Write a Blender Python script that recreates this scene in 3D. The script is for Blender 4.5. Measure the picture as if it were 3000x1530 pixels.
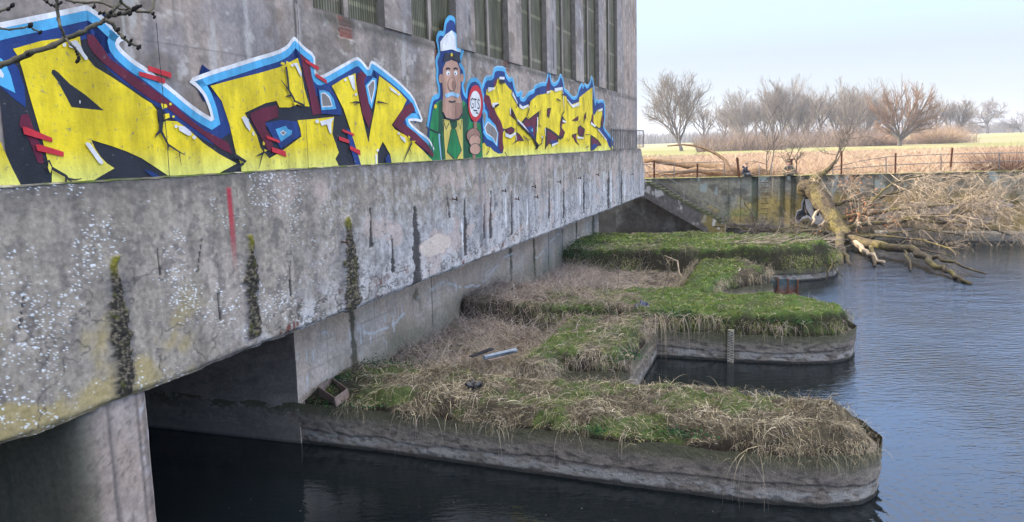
import bpy, bmesh, math, random
import numpy as np
from mathutils import Vector, Matrix
R = math.radians
random.seed(5); rng = np.random.default_rng(7)
scn = bpy.context.scene
for o in list(bpy.data.objects): bpy.data.objects.remove(o)
COL = scn.collection

# ------------------------------------------------------------------ camera
F = 2350.0; CZ = 6.5; PITCH = R(8.1); ROLL = R(1.5)
fwd = np.array([0, math.cos(PITCH), -math.sin(PITCH)])
r0 = np.array([1., 0, 0]); u0 = np.cross(r0, fwd)
rgt = r0*math.cos(ROLL) - u0*math.sin(ROLL); upv = u0*math.cos(ROLL) + r0*math.sin(ROLL)
CAM = np.array([0, 0, CZ])
cam = bpy.data.cameras.new('camera'); camo = bpy.data.objects.new('camera', cam); COL.objects.link(camo)
cam.sensor_width = 36; cam.lens = F/3000*36; cam.clip_start = .05; cam.clip_end = 6000
camo.matrix_world = Matrix(((rgt[0], upv[0], -fwd[0], 0), (rgt[1], upv[1], -fwd[1], 0), (rgt[2], upv[2], -fwd[2], CZ), (0, 0, 0, 1)))
scn.camera = camo
scn.view_settings.view_transform = 'Standard'; scn.view_settings.look = 'None'
scn.view_settings.gamma = 1; scn.view_settings.exposure = 1.82
# ------------------------------------------------------------------ light
FA = R(19); U = np.array([math.sin(FA), math.cos(FA), 0]); N = np.array([math.cos(FA), -math.sin(FA), 0])
P0 = np.array([-5.8, 9.1, 0.])
SUN_EL = R(29)
sh = -N*math.cos(R(1)) + U*math.sin(R(1)); sun_dir = np.array([sh[0]*math.cos(SUN_EL), sh[1]*math.cos(SUN_EL), math.sin(SUN_EL)])
az = math.atan2(sun_dir[0], sun_dir[1])
w = bpy.data.worlds.new('World'); scn.world = w; w.use_nodes = True
nt = w.node_tree; bg = nt.nodes['Background']; sky = nt.nodes.new('ShaderNodeTexSky')
sky.sky_type = 'NISHITA'; sky.sun_disc = False; sky.sun_elevation = SUN_EL; sky.sun_rotation = az
sky.altitude = 50; sky.air_density = 1.0; sky.dust_density = .8; sky.ozone_density = 3
mx = nt.nodes.new('ShaderNodeMix'); mx.data_type = 'RGBA'; mx.inputs[0].default_value = .85; nt.links.new(sky.outputs[0], mx.inputs[6]);    # added sky veil, brightened overhead as ambient fill for the shaded concrete
tg = nt.nodes.new('ShaderNodeTexCoord'); sp = nt.nodes.new('ShaderNodeSeparateXYZ'); nt.links.new(tg.outputs['Generated'], sp.inputs[0]); vr = nt.nodes.new('ShaderNodeValToRGB'); nt.links.new(sp.outputs[2], vr.inputs[0])
e_ = vr.color_ramp.elements; e_[0].position = .1; e_[0].color = (.138, .142, .162, 1); e_[1].position = .8; e_[1].color = (.98, .9, .79, 1); e2_ = vr.color_ramp.elements.new(.34); e2_.color = (.25, .42, .78, 1)
sc_ = nt.nodes.new('ShaderNodeVectorMath'); sc_.operation = 'SCALE'; sc_.inputs[3].default_value = 10.; nt.links.new(vr.outputs[0], sc_.inputs[0]); nt.links.new(sc_.outputs[0], mx.inputs[7])
nt.links.new(mx.outputs[2], bg.inputs[0]); bg.inputs[1].default_value = .13
sl = bpy.data.lights.new('sun', 'SUN'); sl.energy = 3.9; sl.angle = R(.5); sl.color = (1, .87, .68)
so = bpy.data.objects.new('sun', sl); COL.objects.link(so); so.location = (0, 0, 60)
so.rotation_euler = Vector(-sun_dir).to_track_quat('-Z', 'Y').to_euler()

# ------------------------------------------------------------------ helpers
def ray(x, y): return fwd + rgt*(x-1500)/F - upv*(y-765)/F
def uz(x, y, z):
    d = ray(x, y); return CAM + d*(z-CZ)/d[2]
def ud(x, y, D):
    d = ray(x, y); return CAM + d*D
def us(x, y, s):                     # on the plane at distance s along the facade
    d = ray(x, y); return CAM + d*(((P0+U*s-CAM)@U)/(d@U))
def ut(x, y, t=0.):                  # on a plane parallel to the facade
    d = ray(x, y); return CAM + d*(((P0+N*t-CAM)@N)/(d@N))
def loc(p):                          # world -> (t, s, z)
    p = np.asarray(p, float); return np.array([(p-P0)@N, (p-P0)@U, p[2]])
def W(s, t, z): return P0 + U*s + N*t + np.array([0, 0, z])
def fac(x, y, t=0.):
    l = loc(ut(x, y, t)); return l[1], l[2]
ROT = Matrix.Translation(Vector(P0)) @ Matrix.Rotation(-FA, 4, 'Z')   # local x=t, y=s, z=z

def hsh(ix, iy, seed):
    n = (ix.astype(np.int64)*374761393 + iy.astype(np.int64)*668265263 + seed*1274126177) & 0xffffffff
    n = ((n ^ (n >> 13))*1274126177) & 0xffffffff
    return ((n ^ (n >> 16)) & 0xffff)/65535.
def vn(x, y, seed=0):
    x = np.asarray(x, float); y = np.asarray(y, float)
    ix = np.floor(x); iy = np.floor(y); fx = x-ix; fy = y-iy
    fx = fx*fx*(3-2*fx); fy = fy*fy*(3-2*fy)
    a = hsh(ix, iy, seed); b = hsh(ix+1, iy, seed); c = hsh(ix, iy+1, seed); d = hsh(ix+1, iy+1, seed)
    return (a*(1-fx)+b*fx)*(1-fy) + (c*(1-fx)+d*fx)*fy
def fbm(x, y, seed=0, o=4):
    r = 0; a = .5; tot = 0
    for i in range(o):
        q = .6+1.1*i; c_, s_ = math.cos(q)*2**i, math.sin(q)*2**i
        r = r + a*vn(x*c_-y*s_+17.3*i+40, x*s_+y*c_+9.1*i+70, seed+i); tot += a; a *= .55
    return r/tot
def sm(e0, e1, x):
    t = np.clip((x-e0)/(e1-e0), 0, 1); return t*t*(3-2*t)
def mixc(c, col, m): return c*(1-m[..., None]) + np.array(col)*m[..., None]

def mesh_obj(name, V, Fc, mat, parent=None, col=None, smooth=False, mi=None):
    V = np.asarray(V, np.float32).reshape(-1, 3)
    me = bpy.data.meshes.new(name)
    if isinstance(Fc, np.ndarray) and Fc.ndim == 2:
        k = Fc.shape[1]; nf = len(Fc)
        me.vertices.add(len(V)); me.vertices.foreach_set('co', V.ravel())
        me.loops.add(nf*k); me.loops.foreach_set('vertex_index', Fc.astype(np.int32).ravel())
        me.polygons.add(nf); me.polygons.foreach_set('loop_start', np.arange(0, nf*k, k, dtype=np.int32))
        me.update(calc_edges=True)
    else:
        me.from_pydata([tuple(v) for v in V.tolist()], [], [tuple(int(i) for i in f) for f in Fc])
    if col is not None:
        c = np.ones((len(V), 4), np.float32); c[:, :3] = np.asarray(col).reshape(-1, 3)
        a = me.color_attributes.new('Col', 'FLOAT_COLOR', 'POINT'); a.data.foreach_set('color', c.ravel())
    mats = mat if isinstance(mat, (list, tuple)) else [mat]
    for m in mats: me.materials.append(m)
    if mi is not None: me.polygons.foreach_set('material_index', np.asarray(mi, np.int32))
    if smooth: me.polygons.foreach_set('use_smooth', np.ones(len(me.polygons), bool))
    me.validate(); me.update()
    o = bpy.data.objects.new(name, me); COL.objects.link(o)
    if parent: o.parent = parent
    return o
def tag(o, label=None, cat=None, group=None, kind=None):
    if label: o['label'] = label
    if cat: o['category'] = cat
    if group: o['group'] = group
    if kind: o['kind'] = kind
    return o
def empty(name, mat=None, **k):
    o = bpy.data.objects.new(name, None); COL.objects.link(o); o.empty_display_size = .3
    if mat is not None: o.matrix_world = mat
    return tag(o, **k)
def at(p): return Matrix.Translation(Vector(p))

class MB:                            # collects boxes / tubes / polygons in one mesh
    def __init__(s): s.v = []; s.f = []; s.m = []
    def add(s, vs, fs, m=0):
        b = len(s.v); s.v += [tuple(map(float, v)) for v in vs]; s.f += [tuple(b+i for i in f) for f in fs]; s.m += [m]*len(fs)
    def box(s, x0, x1, y0, y1, z0, z1, m=0):
        s.add([(x0,y0,z0),(x1,y0,z0),(x1,y1,z0),(x0,y1,z0),(x0,y0,z1),(x1,y0,z1),(x1,y1,z1),(x0,y1,z1)],
              [(3,2,1,0),(4,5,6,7),(0,1,5,4),(1,2,6,5),(2,3,7,6),(3,0,4,7)], m)
    def tube(s, pts, rad, n=6, m=0, cap=True):
        pts = [np.asarray(p, float) for p in pts]; k = len(pts)
        rad = [rad]*k if np.isscalar(rad) else rad
        b = len(s.v); up = np.array([.13, .21, .97])
        for i, p in enumerate(pts):
            d = pts[min(i+1, k-1)] - pts[max(i-1, 0)]; d = d/(np.linalg.norm(d)+1e-9)
            a = np.cross(d, up); 
            if np.linalg.norm(a) < .05: a = np.cross(d, [1, 0, 0])
            a /= np.linalg.norm(a); c = np.cross(d, a)
            for j in range(n):
                q = 2*math.pi*j/n; s.v.append(tuple(p + rad[i]*(a*math.cos(q)+c*math.sin(q))))
        for i in range(k-1):
            for j in range(n):
                s.f.append((b+i*n+j, b+i*n+(j+1) % n, b+(i+1)*n+(j+1) % n, b+(i+1)*n+j)); s.m.append(m)
        if cap:
            s.f.append(tuple(b+j for j in range(n))[::-1]); s.m.append(m)
            s.f.append(tuple(b+(k-1)*n+j for j in range(n))); s.m.append(m)
    def bar(s, a, b, wx, wz, m=0):   # rectangular bar from a to b
        a = np.asarray(a, float); b = np.asarray(b, float); d = b-a; d /= np.linalg.norm(d)
        x = np.cross(d, [0, 0, 1]); 
        if np.linalg.norm(x) < .05: x = np.array([1., 0, 0])
        x /= np.linalg.norm(x); z = np.cross(x, d)
        vs = [p + x*i*wx/2 + z*j*wz/2 for p in (a, b) for i, j in ((-1,-1),(1,-1),(1,1),(-1,1))]
        s.add(vs, [(3,2,1,0),(4,5,6,7),(0,1,5,4),(1,2,6,5),(2,3,7,6),(3,0,4,7)], m)
    def build(s, name, mat, parent=None, smooth=False):
        return mesh_obj(name, s.v, s.f, mat, parent, smooth=smooth, mi=s.m)

# ------------------------------------------------------------------ materials
def newmat(name, rough=.9, spec=.25):
    m = bpy.data.materials.new(name); m.use_nodes = True; b = m.node_tree.nodes['Principled BSDF']
    b.inputs['Roughness'].default_value = rough; b.inputs['Specular IOR Level'].default_value = spec
    return m, m.node_tree, b
def nz(t, scale, detail=5, rough=.6, coord='Object', sc=None):
    tc = t.nodes.new('ShaderNodeTexCoord'); n = t.nodes.new('ShaderNodeTexNoise')
    n.inputs['Scale'].default_value = scale; n.inputs['Detail'].default_value = detail; n.inputs['Roughness'].default_value = rough
    if sc:
        mp = t.nodes.new('ShaderNodeMapping'); mp.inputs['Scale'].default_value = sc
        t.links.new(tc.outputs[coord], mp.inputs[0]); t.links.new(mp.outputs[0], n.inputs['Vector'])
    else: t.links.new(tc.outputs[coord], n.inputs['Vector'])
    return n.outputs['Fac']
def ramp(t, src, stops):
    r = t.nodes.new('ShaderNodeValToRGB'); e = r.color_ramp.elements
    while len(e) < len(stops): e.new(.5)
    for k, (p, c) in zip(e, stops):
        k.position = p; k.color = (*c, 1) if hasattr(c, '__len__') else (c, c, c, 1)
    t.links.new(src, r.inputs[0]); return r.outputs[0]
def mul(t, a, b, mode='MULTIPLY', f=1.):
    m = t.nodes.new('ShaderNodeMix'); m.data_type = 'RGBA'; m.blend_type = mode
    if hasattr(f, 'default_value') or not isinstance(f, float): t.links.new(f, m.inputs[0])
    else: m.inputs[0].default_value = f
    for i, v in ((6, a), (7, b)):
        if isinstance(v, tuple): m.inputs[i].default_value = (*v, 1)
        else: t.links.new(v, m.inputs[i])
    return m.outputs[2]
def bump(t, b, src, strength=.4, dist=.02):
    n = t.nodes.new('ShaderNodeBump'); n.inputs['Strength'].default_value = strength; n.inputs['Distance'].default_value = dist
    t.links.new(src, n.inputs['Height']); t.links.new(n.outputs[0], b.inputs['Normal'])
def attr_mat(name, rough=.9, scale=9, lo=.75, hi=1.2, bs=.5, bd=.02, spec=.2):
    m, t, b = newmat(name, rough, spec)
    a = t.nodes.new('ShaderNodeAttribute'); a.attribute_name = 'Col'
    n = nz(t, scale, 8, .7); f = ramp(t, n, [(.3, lo), (.7, hi)])
    t.links.new(mul(t, a.outputs['Color'], f), b.inputs['Base Color'])
    if bs: bump(t, b, n, bs, bd)
    return m
def flat(name, c, rough=.85, var=.25, scale=12, bs=.3, bd=.01, spec=.25, metal=0.):
    m, t, b = newmat(name, rough, spec)
    n = nz(t, scale, 6, .65); f = ramp(t, n, [(.3, 1-var), (.7, 1+var)])
    t.links.new(mul(t, tuple(c), f), b.inputs['Base Color']); b.inputs['Metallic'].default_value = metal
    if bs: bump(t, b, n, bs, bd)
    return m
M_conc = attr_mat('weathered_concrete', .92, 14, .95, 1.5, .55, .012)
M_rough = attr_mat('eroded_concrete', .95, 38, .55, 1.7, 1., .02)
M_soil = attr_mat('soil_and_turf', 1, 6, .6, 1.3, .8, .05)
M_blade = attr_mat('grass_blade', .8, 1.5, .9, 1.1, 0)
M_bark = attr_mat('bark', .95, 9, .55, 1.35, .9, .05)
M_glassb = None
def paint(name, c, bottom=None, peel=.0):
    m, t, b = newmat(name, .75, .3)
    n = nz(t, 2.2, 8, .7); f = ramp(t, n, [(.32, .8), (.62, 1.08)])
    base = tuple(c)
    if bottom:                         # sprayed fade to a paler yellow at the foot of the letters
        tc = t.nodes.new('ShaderNodeTexCoord'); sx = t.nodes.new('ShaderNodeSeparateXYZ'); t.links.new(tc.outputs['Object'], sx.inputs[0])
        mr = t.nodes.new('ShaderNodeMapRange'); mr.inputs[1].default_value = 6.25; mr.inputs[2].default_value = 6.62
        t.links.new(sx.outputs[2], mr.inputs[0])
        base = mul(t, tuple(bottom), tuple(c), 'MIX', mr.outputs[0])
    colr = mul(t, base, f)
    n2 = nz(t, 9, 9, .8); k = ramp(t, n2, [(.61-peel, 0.), (.65-peel, .8)])
    colr = mul(t, colr, (.19, .175, .165), 'MIX', k)
    n3 = nz(t, 1.6, 7, .7, sc=(1, 1, .3)); g = ramp(t, n3, [(.36, (.62, .61, .6)), (.58, (1, 1, 1))])
    colr = mul(t, colr, g)
    t.links.new(colr, b.inputs['Base Color']); bump(t, b, nz(t, 30, 8, .75), .7, .012)
    return m
PC = dict(yellow=paint('yellow_paint', (.82, .64, .018), (.76, .74, .16), .03), navy=paint('navy_paint', (.012, .045, .2)), cyan=paint('cyan_paint', (.09, .42, .72)),
          black=paint('black_paint', (.02, .024, .036)), maroon=paint('maroon_paint', (.13, .014, .04)), red=paint('red_paint', (.55, .03, .045)),
          white=paint('white_paint', (.75, .76, .78)), green=paint('green_paint', (.012, .22, .07)), dgreen=paint('dark_green_paint', (.01, .085, .04)),
          skin=paint('skin_paint', (.5, .3, .22)), dskin=paint('shadow_skin_paint', (.32, .18, .135)), gray=paint('bare_wall_patch', (.24, .22, .21), None, .05),
          shirt=paint('shirt_paint', (.62, .52, .12)), pale=paint('pale_cyan_paint', (.3, .55, .75)))
PK = list(PC)

# ------------------------------------------------------------------ grids with painted weathering
def grid(nm, uu, vv, fn, mat, parent=None, flip=False, smooth=True):
    Ug, Vg = np.meshgrid(uu, vv, indexing='ij'); P, C = fn(Ug, Vg)
    nu, nv = len(uu), len(vv); idx = np.arange(nu*nv).reshape(nu, nv)
    q = np.stack([idx[:-1, :-1], idx[1:, :-1], idx[1:, 1:], idx[:-1, 1:]], -1).reshape(-1, 4)
    if flip: q = q[:, ::-1].copy()
    return mesh_obj(nm, P.reshape(-1, 3), q, mat, parent, col=C.reshape(-1, 3), smooth=smooth)
def geo_s(s0, s1, n):                 # spacing grows with distance
    return (np.geomspace(s0+11., s1+11., n)-11.)
def streak(S, Z, x, ztop, zbot, wd, seed=1, fade=.15):
    cx = x + .25*wd*(fbm(Z*3, Z*0+seed, seed, 2)-.5)*2
    w_ = wd*(.25+1.15*fbm(Z*6, Z*0+seed*3.1, seed+5, 4))*(.4+.6*sm(ztop, ztop-.9, Z))
    d = np.abs(S-cx)/w_
    return (1-sm(.42, .6, d+.35*(fbm(S*30, Z*14, seed+9, 3)-.5)))*sm(zbot-.02, zbot+fade*.2, Z)*(1-sm(ztop-.02, ztop+.02, Z))
BZ0, BZ1 = 3.2, 6.2
def beam_fn(S, Z):
    h = (Z-BZ0)/(BZ1-BZ0)
    n1 = fbm(S*.55, Z*.8, 1, 5); n2 = fbm(S*3, Z*3, 2, 5); n3 = fbm(S*18, Z*18, 3, 4); vs = fbm(S*5., Z*.35, 4, 4)
    C = np.zeros(S.shape+(3,)) + np.array([.215, .19, .158])
    C = mixc(C, (.275, .24, .205), sm(.45, .7, n1)*.7)
    C = mixc(C, (.125, .112, .102), sm(.5, .3, n2)*.42)
    far = sm(5, 11, S)
    C = mixc(C, (.26, .262, .27), far*sm(.72, .35, h+.4*(n1-.5))*.9)
    C = mixc(C, (.33, .33, .335), far*sm(.55, .7, n2)*.5)
    C *= (.6+.8*n3)[..., None]
    C *= (.6+.8*vs)[..., None]
    bl = fbm(S*6, Z*6, 12, 4); C = mixc(C, (.09,.08,.08), sm(.6,.7,bl)*.5); C = mixc(C, (.4,.39,.4), sm(.4,.33,bl)*.35*sm(4,9,S))
    # dark weep at the top edge
    C = mixc(C, (.05, .048, .05), sm(.93-.16*vn(S*9, S*0, 8), 1., h)*.75*(.4+.6*vs))
    # light pink patch
    C = mixc(C, (.34, .27, .24), sm(.6, .68, fbm(S*.9+4, Z*1.3, 21, 4))*sm(4, 7, S)*.6)
    # yellow lichen low on the near end
    y = sm(.52, .68, fbm(S*1.1, Z*1.1, 31, 4)+.2*sm(.3, .03, h)-.05)*sm(3.6, 2.4, S)*sm(.55, .3, h)
    C = mixc(C, (.3, .235, .08), y*.6)
    # vertical dark run-offs on the far half
    v2 = sm(.62, .8, fbm(S*2.6, Z*.18, 41, 3))*sm(10, 16, S)
    C = mixc(C, (.1, .105, .125), v2*.6)
    v3 = sm(.66, .8, fbm(S*3.3+7, Z*.2, 43, 3))*sm(9, 14, S)*sm(.8, .5, h)
    C = mixc(C, (.45, .46, .48), v3*.6)
    # crazed, spalled lower band
    low = sm(.34, .1, h+.2*(n1-.5))*sm(2.5, 6, S)
    cr = np.abs(fbm(S*2.6, Z*3.2, 51, 4)-.5); crack = sm(.045, .0, cr)*low
    C = mixc(C, (.38, .37, .37), low*sm(.4, .6, n2)*.7)
    C = mixc(C, (.05, .045, .04), crack*.8)
    cr2 = np.abs(fbm(S*.9+3, Z*.8, 55, 5)-.5); C = mixc(C, (.05, .045, .045), sm(.01, .0, cr2)*.7*sm(.75, .5, h))
    rust = sm(.62, .7, fbm(S*1.3+2, Z*5, 61, 4))*sm(.26, .05, h)*sm(3, 5, S)*sm(26, 12, S)
    C = mixc(C, (.11, .045, .035), rust*sm(.45, .6, vn(S*26, Z*3, 62)))
    em = sm(.07, .0, h-.03*n2)*sm(.4, .6, n2+.1); C = mixc(C, (.42, .41, .4), em*.7*sm(8, 14, S)); C = mixc(C, (.06, .055, .05), sm(.03, 0., h)*.7)
    # white lichen dots
    for sc, sd, th in ((19, 71, .8), (33, 72, .74), (10, 73, .9)):
        ix = np.floor(S*sc); iy = np.floor(Z*sc); ox = hsh(ix, iy, sd); oy = hsh(ix, iy, sd+1); rr = hsh(ix, iy, sd+2)
        d = np.hypot(S*sc-ix-.2-.6*ox, Z*sc-iy-.2-.6*oy); dens = fbm(S*1.2, Z*1.4, 75, 4)
        on = (rr > th+.12-.7*np.clip(dens-.55, 0, 1)*2)*1.
        C = mixc(C, (.62, .66, .68), sm(.24, .14, d)*on*sm(10, 3.5, S)*sm(.47, .57, dens)*.85)
    D = np.zeros(S.shape)+0.
    for (xa, ya, xb, yb, wd, kind) in STREAKS:
        sa, za = fac(xa, ya); sb, zb = fac(xb, yb); xx = sa+(sb-sa)*np.clip((za-Z)/(za-zb), 0, 1)
        mk = streak(S-xx+sa, Z, sa, za, zb, wd*(2.1 if kind == 'm' else 1.35), int(xa))
        if kind == 'm':
            halo = sm(wd*1.7, wd*.6, np.abs(S-xx))*sm(zb-.1, zb+.2, Z)*sm(za-.1, za-.45, Z)
            C = mixc(C, (.075, .075, .085), halo*.6)
            mc = np.zeros(C.shape)+np.array([.022, .02, .016]); mc = mixc(mc, (.13, .11, .08), sm(.5, .7, fbm(S*30, Z*30, 5, 3)))
            mc = mixc(mc, (.14, .13, .015), sm(za-.35, za-.02, Z)*.9)
            mc = mixc(mc, (.06, .062, .012), sm(.6, .75, fbm(S*12, Z*8, 6, 3))*.6)
            C = C*(1-mk[..., None])+mc*mk[..., None]; D += mk*.035*(.3+fbm(S*25, Z*25, 7, 3))
        elif kind == 'd': C = mixc(C, (.028, .026, .026), mk*.92); D -= mk*.02
        elif kind == 'r': C = mixc(C, (.3, .03, .045), sm(wd*.62, wd*.4, np.abs(S-xx)+.01*(n2-.5))*sm(zb, za-.35, Z)*(1-sm(za-.03, za+.02, Z))*.9)
        elif kind == 'w': C = mixc(C, (.55, .56, .57), mk*.7)
    # big shaling patch
    pa, pz = fac(1280, 718); q = np.hypot((S-pa)/.95, (Z-pz)/.27) + .5*(fbm(S*2, Z*4, 81, 3)-.5); C = mixc(C, (.42, .36, .31), sm(1., .93, q)*.8)
    C = np.clip(C, .012, .8)
    D += (n2-.5)*.02 - crack*.012 + (n3-.5)*.008
    edge = sm(.05, 0., h)*(fbm(S*3, S*0, 91, 4))*.09
    X = D-edge; Zo = Z + sm(.04, 0, h)*fbm(S*2.2, S*0+3, 92, 4)*.09 + sm(.97, 1., h)*-.03*fbm(S*4, S*0+1, 93, 3)
    # sloping cut at the far end
    Zo = np.minimum(Zo, np.where(S > 42.35, 6.2-(S-42.35)*.873, 99))
    return np.stack([X, S, Zo], -1), C
STREAKS = [(335,751,369,1166,.17,'m'), (733,688,743,990,.17,'m'), (1014,635,1034,915,.27,'m'), (1215,605,1226,838,.34,'d'), (1085,610,1089,726,.14,'d'),
    (1783,500,1783,612,.5,'d'), (1821,500,1822,598,.36,'d'), (1711,510,1711,625,.3,'d'), (1439,559,1438,700,.2,'d'), (1419,600,1419,700,.14,'d'), (1362,580,1366,750,.22,'d'),
    (1312,580,1318,640,.16,'d'), (1150,700,1154,800,.16,'d'), (1609,530,1609,640,.18,'d'), (1652,520,1652,640,.2,'d'), (1500,560,1500,690,.15,'d'),
    (670,549,693,820,.115,'r'), (593,700,580,800,.035,'d'), (462,728,470,810,.05,'d'), (72,868,58,970,.03,'d'), (640,860,648,940,.07,'d'), (851,765,853,870,.08,'d'),
    (1790,500,1790,590,.25,'w'), (1770,500,1770,560,.2,'w'), (1545,580,1545,660,.16,'w'), (1830,510,1831,590,.2,'w'), (1480,570,1482,670,.14,'w'), (1700,520,1700,600,.2,'w'), (1352,640,1356,720,.12,'w')]

station = empty('power_station', ROT, label='tall weathered concrete waterside building covered in yellow graffiti letters with a long overhanging beam', cat='building')
grid('beam_face', geo_s(-3, 43.69, 900), np.linspace(BZ0, BZ1, 230), beam_fn, M_conc, station, flip=True)
def conc_any(seed, a=(.2, .185, .17), b=(.27, .24, .21), dark=(.07, .065, .06)):
    def f(S, Z, far=None):
        n1 = fbm(S*.6, Z*.7, seed, 5); n2 = fbm(S*3, Z*3, seed+1, 4); n3 = fbm(S*15, Z*15, seed+2, 3); v = fbm(S*4, Z*.4, seed+3, 4)
        C = np.zeros(S.shape+(3,)) + np.array(a); C = mixc(C, b, sm(.4, .65, n1)); C = mixc(C, dark, sm(.48, .3, n2)*.4)
        return np.clip(C*((.75+.5*n3)*(.8+.4*v))[..., None], .01, .8), n1, n2, n3, v
    return f
cf = conc_any(101)
# beam body (slightly behind the weathered face), cap ledge, underside and end
mb = MB(); mb.add([(-.06,-3,BZ0+.09),(-.06,43.6,BZ0+.09),(-.06,43.6,5.06),(-.06,42.3,BZ1-.015),(-.06,-3,BZ1-.015),
    (-1.8,-3,BZ0+.09),(-1.8,43.6,BZ0+.09),(-1.8,43.6,5.06),(-1.8,42.3,BZ1-.015),(-1.8,-3,BZ1-.015)],
    [(0,5,6,1),(1,6,7,2),(2,7,8,3),(3,8,9,4),(4,9,5,0),(0,1,2,3,4),(9,8,7,6,5)])
mb.build('beam_core', flat('beam_core_concrete', (.17,.15,.14), .95, .35, 5, .5, .02), station)
def ledge_fn(S, T):
    C = np.zeros(S.shape+(3,))+np.array([.1,.095,.08]); C = mixc(C, (.05,.075,.015), sm(.5,.6,fbm(S*3,T*9,111,4))); C = mixc(C, (.28,.26,.23), sm(.55,.66,fbm(S*2+9,T*6,112,4)))
    return np.stack([T, S, 6.195+.03*fbm(S*5,T*12,113,4)-.02*sm(-.05,.01,T)], -1), C
grid('beam_ledge', geo_s(-3, 42.34, 600), np.linspace(-.2, .012, 8), ledge_fn, M_conc, station)
# ---- facade wall with tall glass-block windows
TW = -.12; SILL = 9.2; TOP = 26.
WIN = [(6.98,8.28),(8.46,9.8),(11.19,12.45),(12.62,13.95),(15.33,16.72),(16.87,18.27),(19.65,21.03),(21.17,22.63),(23.94,25.3),(25.47,26.98),(28.37,29.72),(29.9,31.42),(33.0,34.3),(34.45,36.0)]
def wall_fn(t0):
    def f(S, Z):
        C, n1, n2, n3, v = cf(S, Z)
        C = mixc(C*np.array([1.05,.98,.96]), (.2,.19,.2), sm(.5,.62,fbm(S*.8,Z*.25,121,4))*.6)
        C = mixc(C, (.1,.075,.05), sm(.58,.7,fbm(S*.9,Z*1.2,123,5))*.5)
        C = mixc(C, (.1,.1,.1), sm(.55,.75,fbm(S*6,Z*.3,122,3))*.45)
        C = mixc(C, (.4,.38,.35), sm(.7,.76,fbm(S*4,Z*5,124,3))*.5)
        for x in (2.35, 4.05, 4.85, 6.35, 10.75, 14.9, 19.2, 23.5, 27.9, 32.4, 37.1): # shutter joints
            d = np.abs(S-x-.05*(fbm(Z*1.5, Z*0, int(x*7), 3)-.5)); C = mixc(C, (.04,.04,.04), sm(.02,.008,d)*sm(.3,.5,fbm(Z*2,Z*0+x,5,2))*.85)
            C = mixc(C, (.36,.35,.33), sm(.18,.12,d+.02)*sm(.52,.6,fbm(Z*1.3,S*6,int(x*3),3))*.6)
        for z in (8.1, 10.6, 13.2): C = mixc(C, (.08,.08,.08), sm(.02,.006,np.abs(Z-z-.02*n2))*.4*sm(36,30,S))
        rr = np.zeros(S.shape)                        # brick showing through broken render
        for (bx, bz, bw, bh) in ((8.15,8.98,.26,.22),(12.9,9.05,.35,.3),(6.35,7.75,.12,.3),(18.1,9.1,.3,.25)):
            q = np.maximum(np.abs(S-bx)/bw, np.abs(Z-bz)/bh)+.7*(fbm(S*5,Z*5,131,3)-.5); rr = np.maximum(rr, sm(1., .92, q))
        row = np.floor(Z/.075); bs = S/.25+.5*(row % 2); mort = np.minimum(sm(.0,.12,np.abs((Z/.075)%1-.5)*-1+.5), sm(.0,.05,.5-np.abs(bs%1-.5)))
        br = np.zeros(C.shape)+np.array([.17,.07,.055]); br = mixc(br, (.27,.23,.2), 1-mort)
        C = C*(1-rr[..., None])+br*rr[..., None]
        ed = sm(.2,.0,np.abs(Z-SILL+.08+.06*n2))*(sm(6.9,7.,S))*.7*sm(.3,.5,n2); C = mixc(C, (.06,.06,.05), ed)
        X = t0 + (n2-.5)*.012 - rr*.03
        return np.stack([X, S, Z], -1), C
    return f
grid('facade_wall', geo_s(-4, 41.82, 620), np.concatenate([np.linspace(6.1, 9.1, 150), [SILL]]), wall_fn(TW), M_conc, station, flip=True)
mbw = MB()
edges = [-4]+[e for w_ in WIN for e in w_]+[41.82]
for i in range(0, len(edges), 2):
    a, b = edges[i], edges[i+1]; thin = b-a < .3
    n = max(3, int((b-a)/.12)) if not thin else 3
    t0 = TW+.045 if (not thin and i > 0 and b < 40) else (TW-.1 if thin else TW)
    grid('pilaster', np.linspace(a, b, n), np.geomspace(SILL, TOP, 120) if not thin else np.linspace(SILL, TOP, 40), wall_fn(t0), M_conc, station, flip=True)
    for e in (a, b):
        if -4 < e < 41.5: mbw.add([(t0,e,SILL),(t0,e,TOP),(TW-.3,e,TOP),(TW-.3,e,SILL)], [(0,1,2,3)])
    if not thin: mbw.add([(TW-.003,a,SILL),(TW-.003,b,SILL),(t0,b,SILL),(t0,a,SILL)], [(0,1,2,3)])
mbw.build('window_reveal', flat('reveal_concrete', (.17,.155,.14), .95, .3, 4), station)
# window glass blocks: ribbed dark olive
m, t, b = newmat('glass_block', .7, .25); 
tc = t.nodes.new('ShaderNodeTexCoord'); sx = t.nodes.new('ShaderNodeSeparateXYZ'); t.links.new(tc.outputs['Object'], sx.inputs[0])
def wavy(t, src, fr):
    a = t.nodes.new('ShaderNodeMath'); a.operation = 'MULTIPLY'; a.inputs[1].default_value = fr; t.links.new(src, a.inputs[0])
    c = t.nodes.new('ShaderNodeMath'); c.operation = 'SINE'; t.links.new(a.outputs[0], c.inputs[0]); return c.outputs[0]
sv = ramp(t, wavy(t, sx.outputs[1], 62.), [(.05, .55), (.6, 1.25)])
nn = ramp(t, nz(t, 1.3, 7, .7, sc=(1, 1.5, .4)), [(.3, (.045,.045,.026)), (.5, (.1,.097,.058)), (.72, (.2,.185,.14))])
zl = ramp(t, wavy(t, sx.outputs[2], 4.1), [(.96, 1.), (.995, 1.9)])
t.links.new(mul(t, mul(t, nn, sv), zl), b.inputs['Base Color']); bump(t, b, sv, .6, .02); M_glassb = m
M_frame = flat('corroded_frame', (.12,.11,.09), .9, .4, 6, 0)
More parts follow.
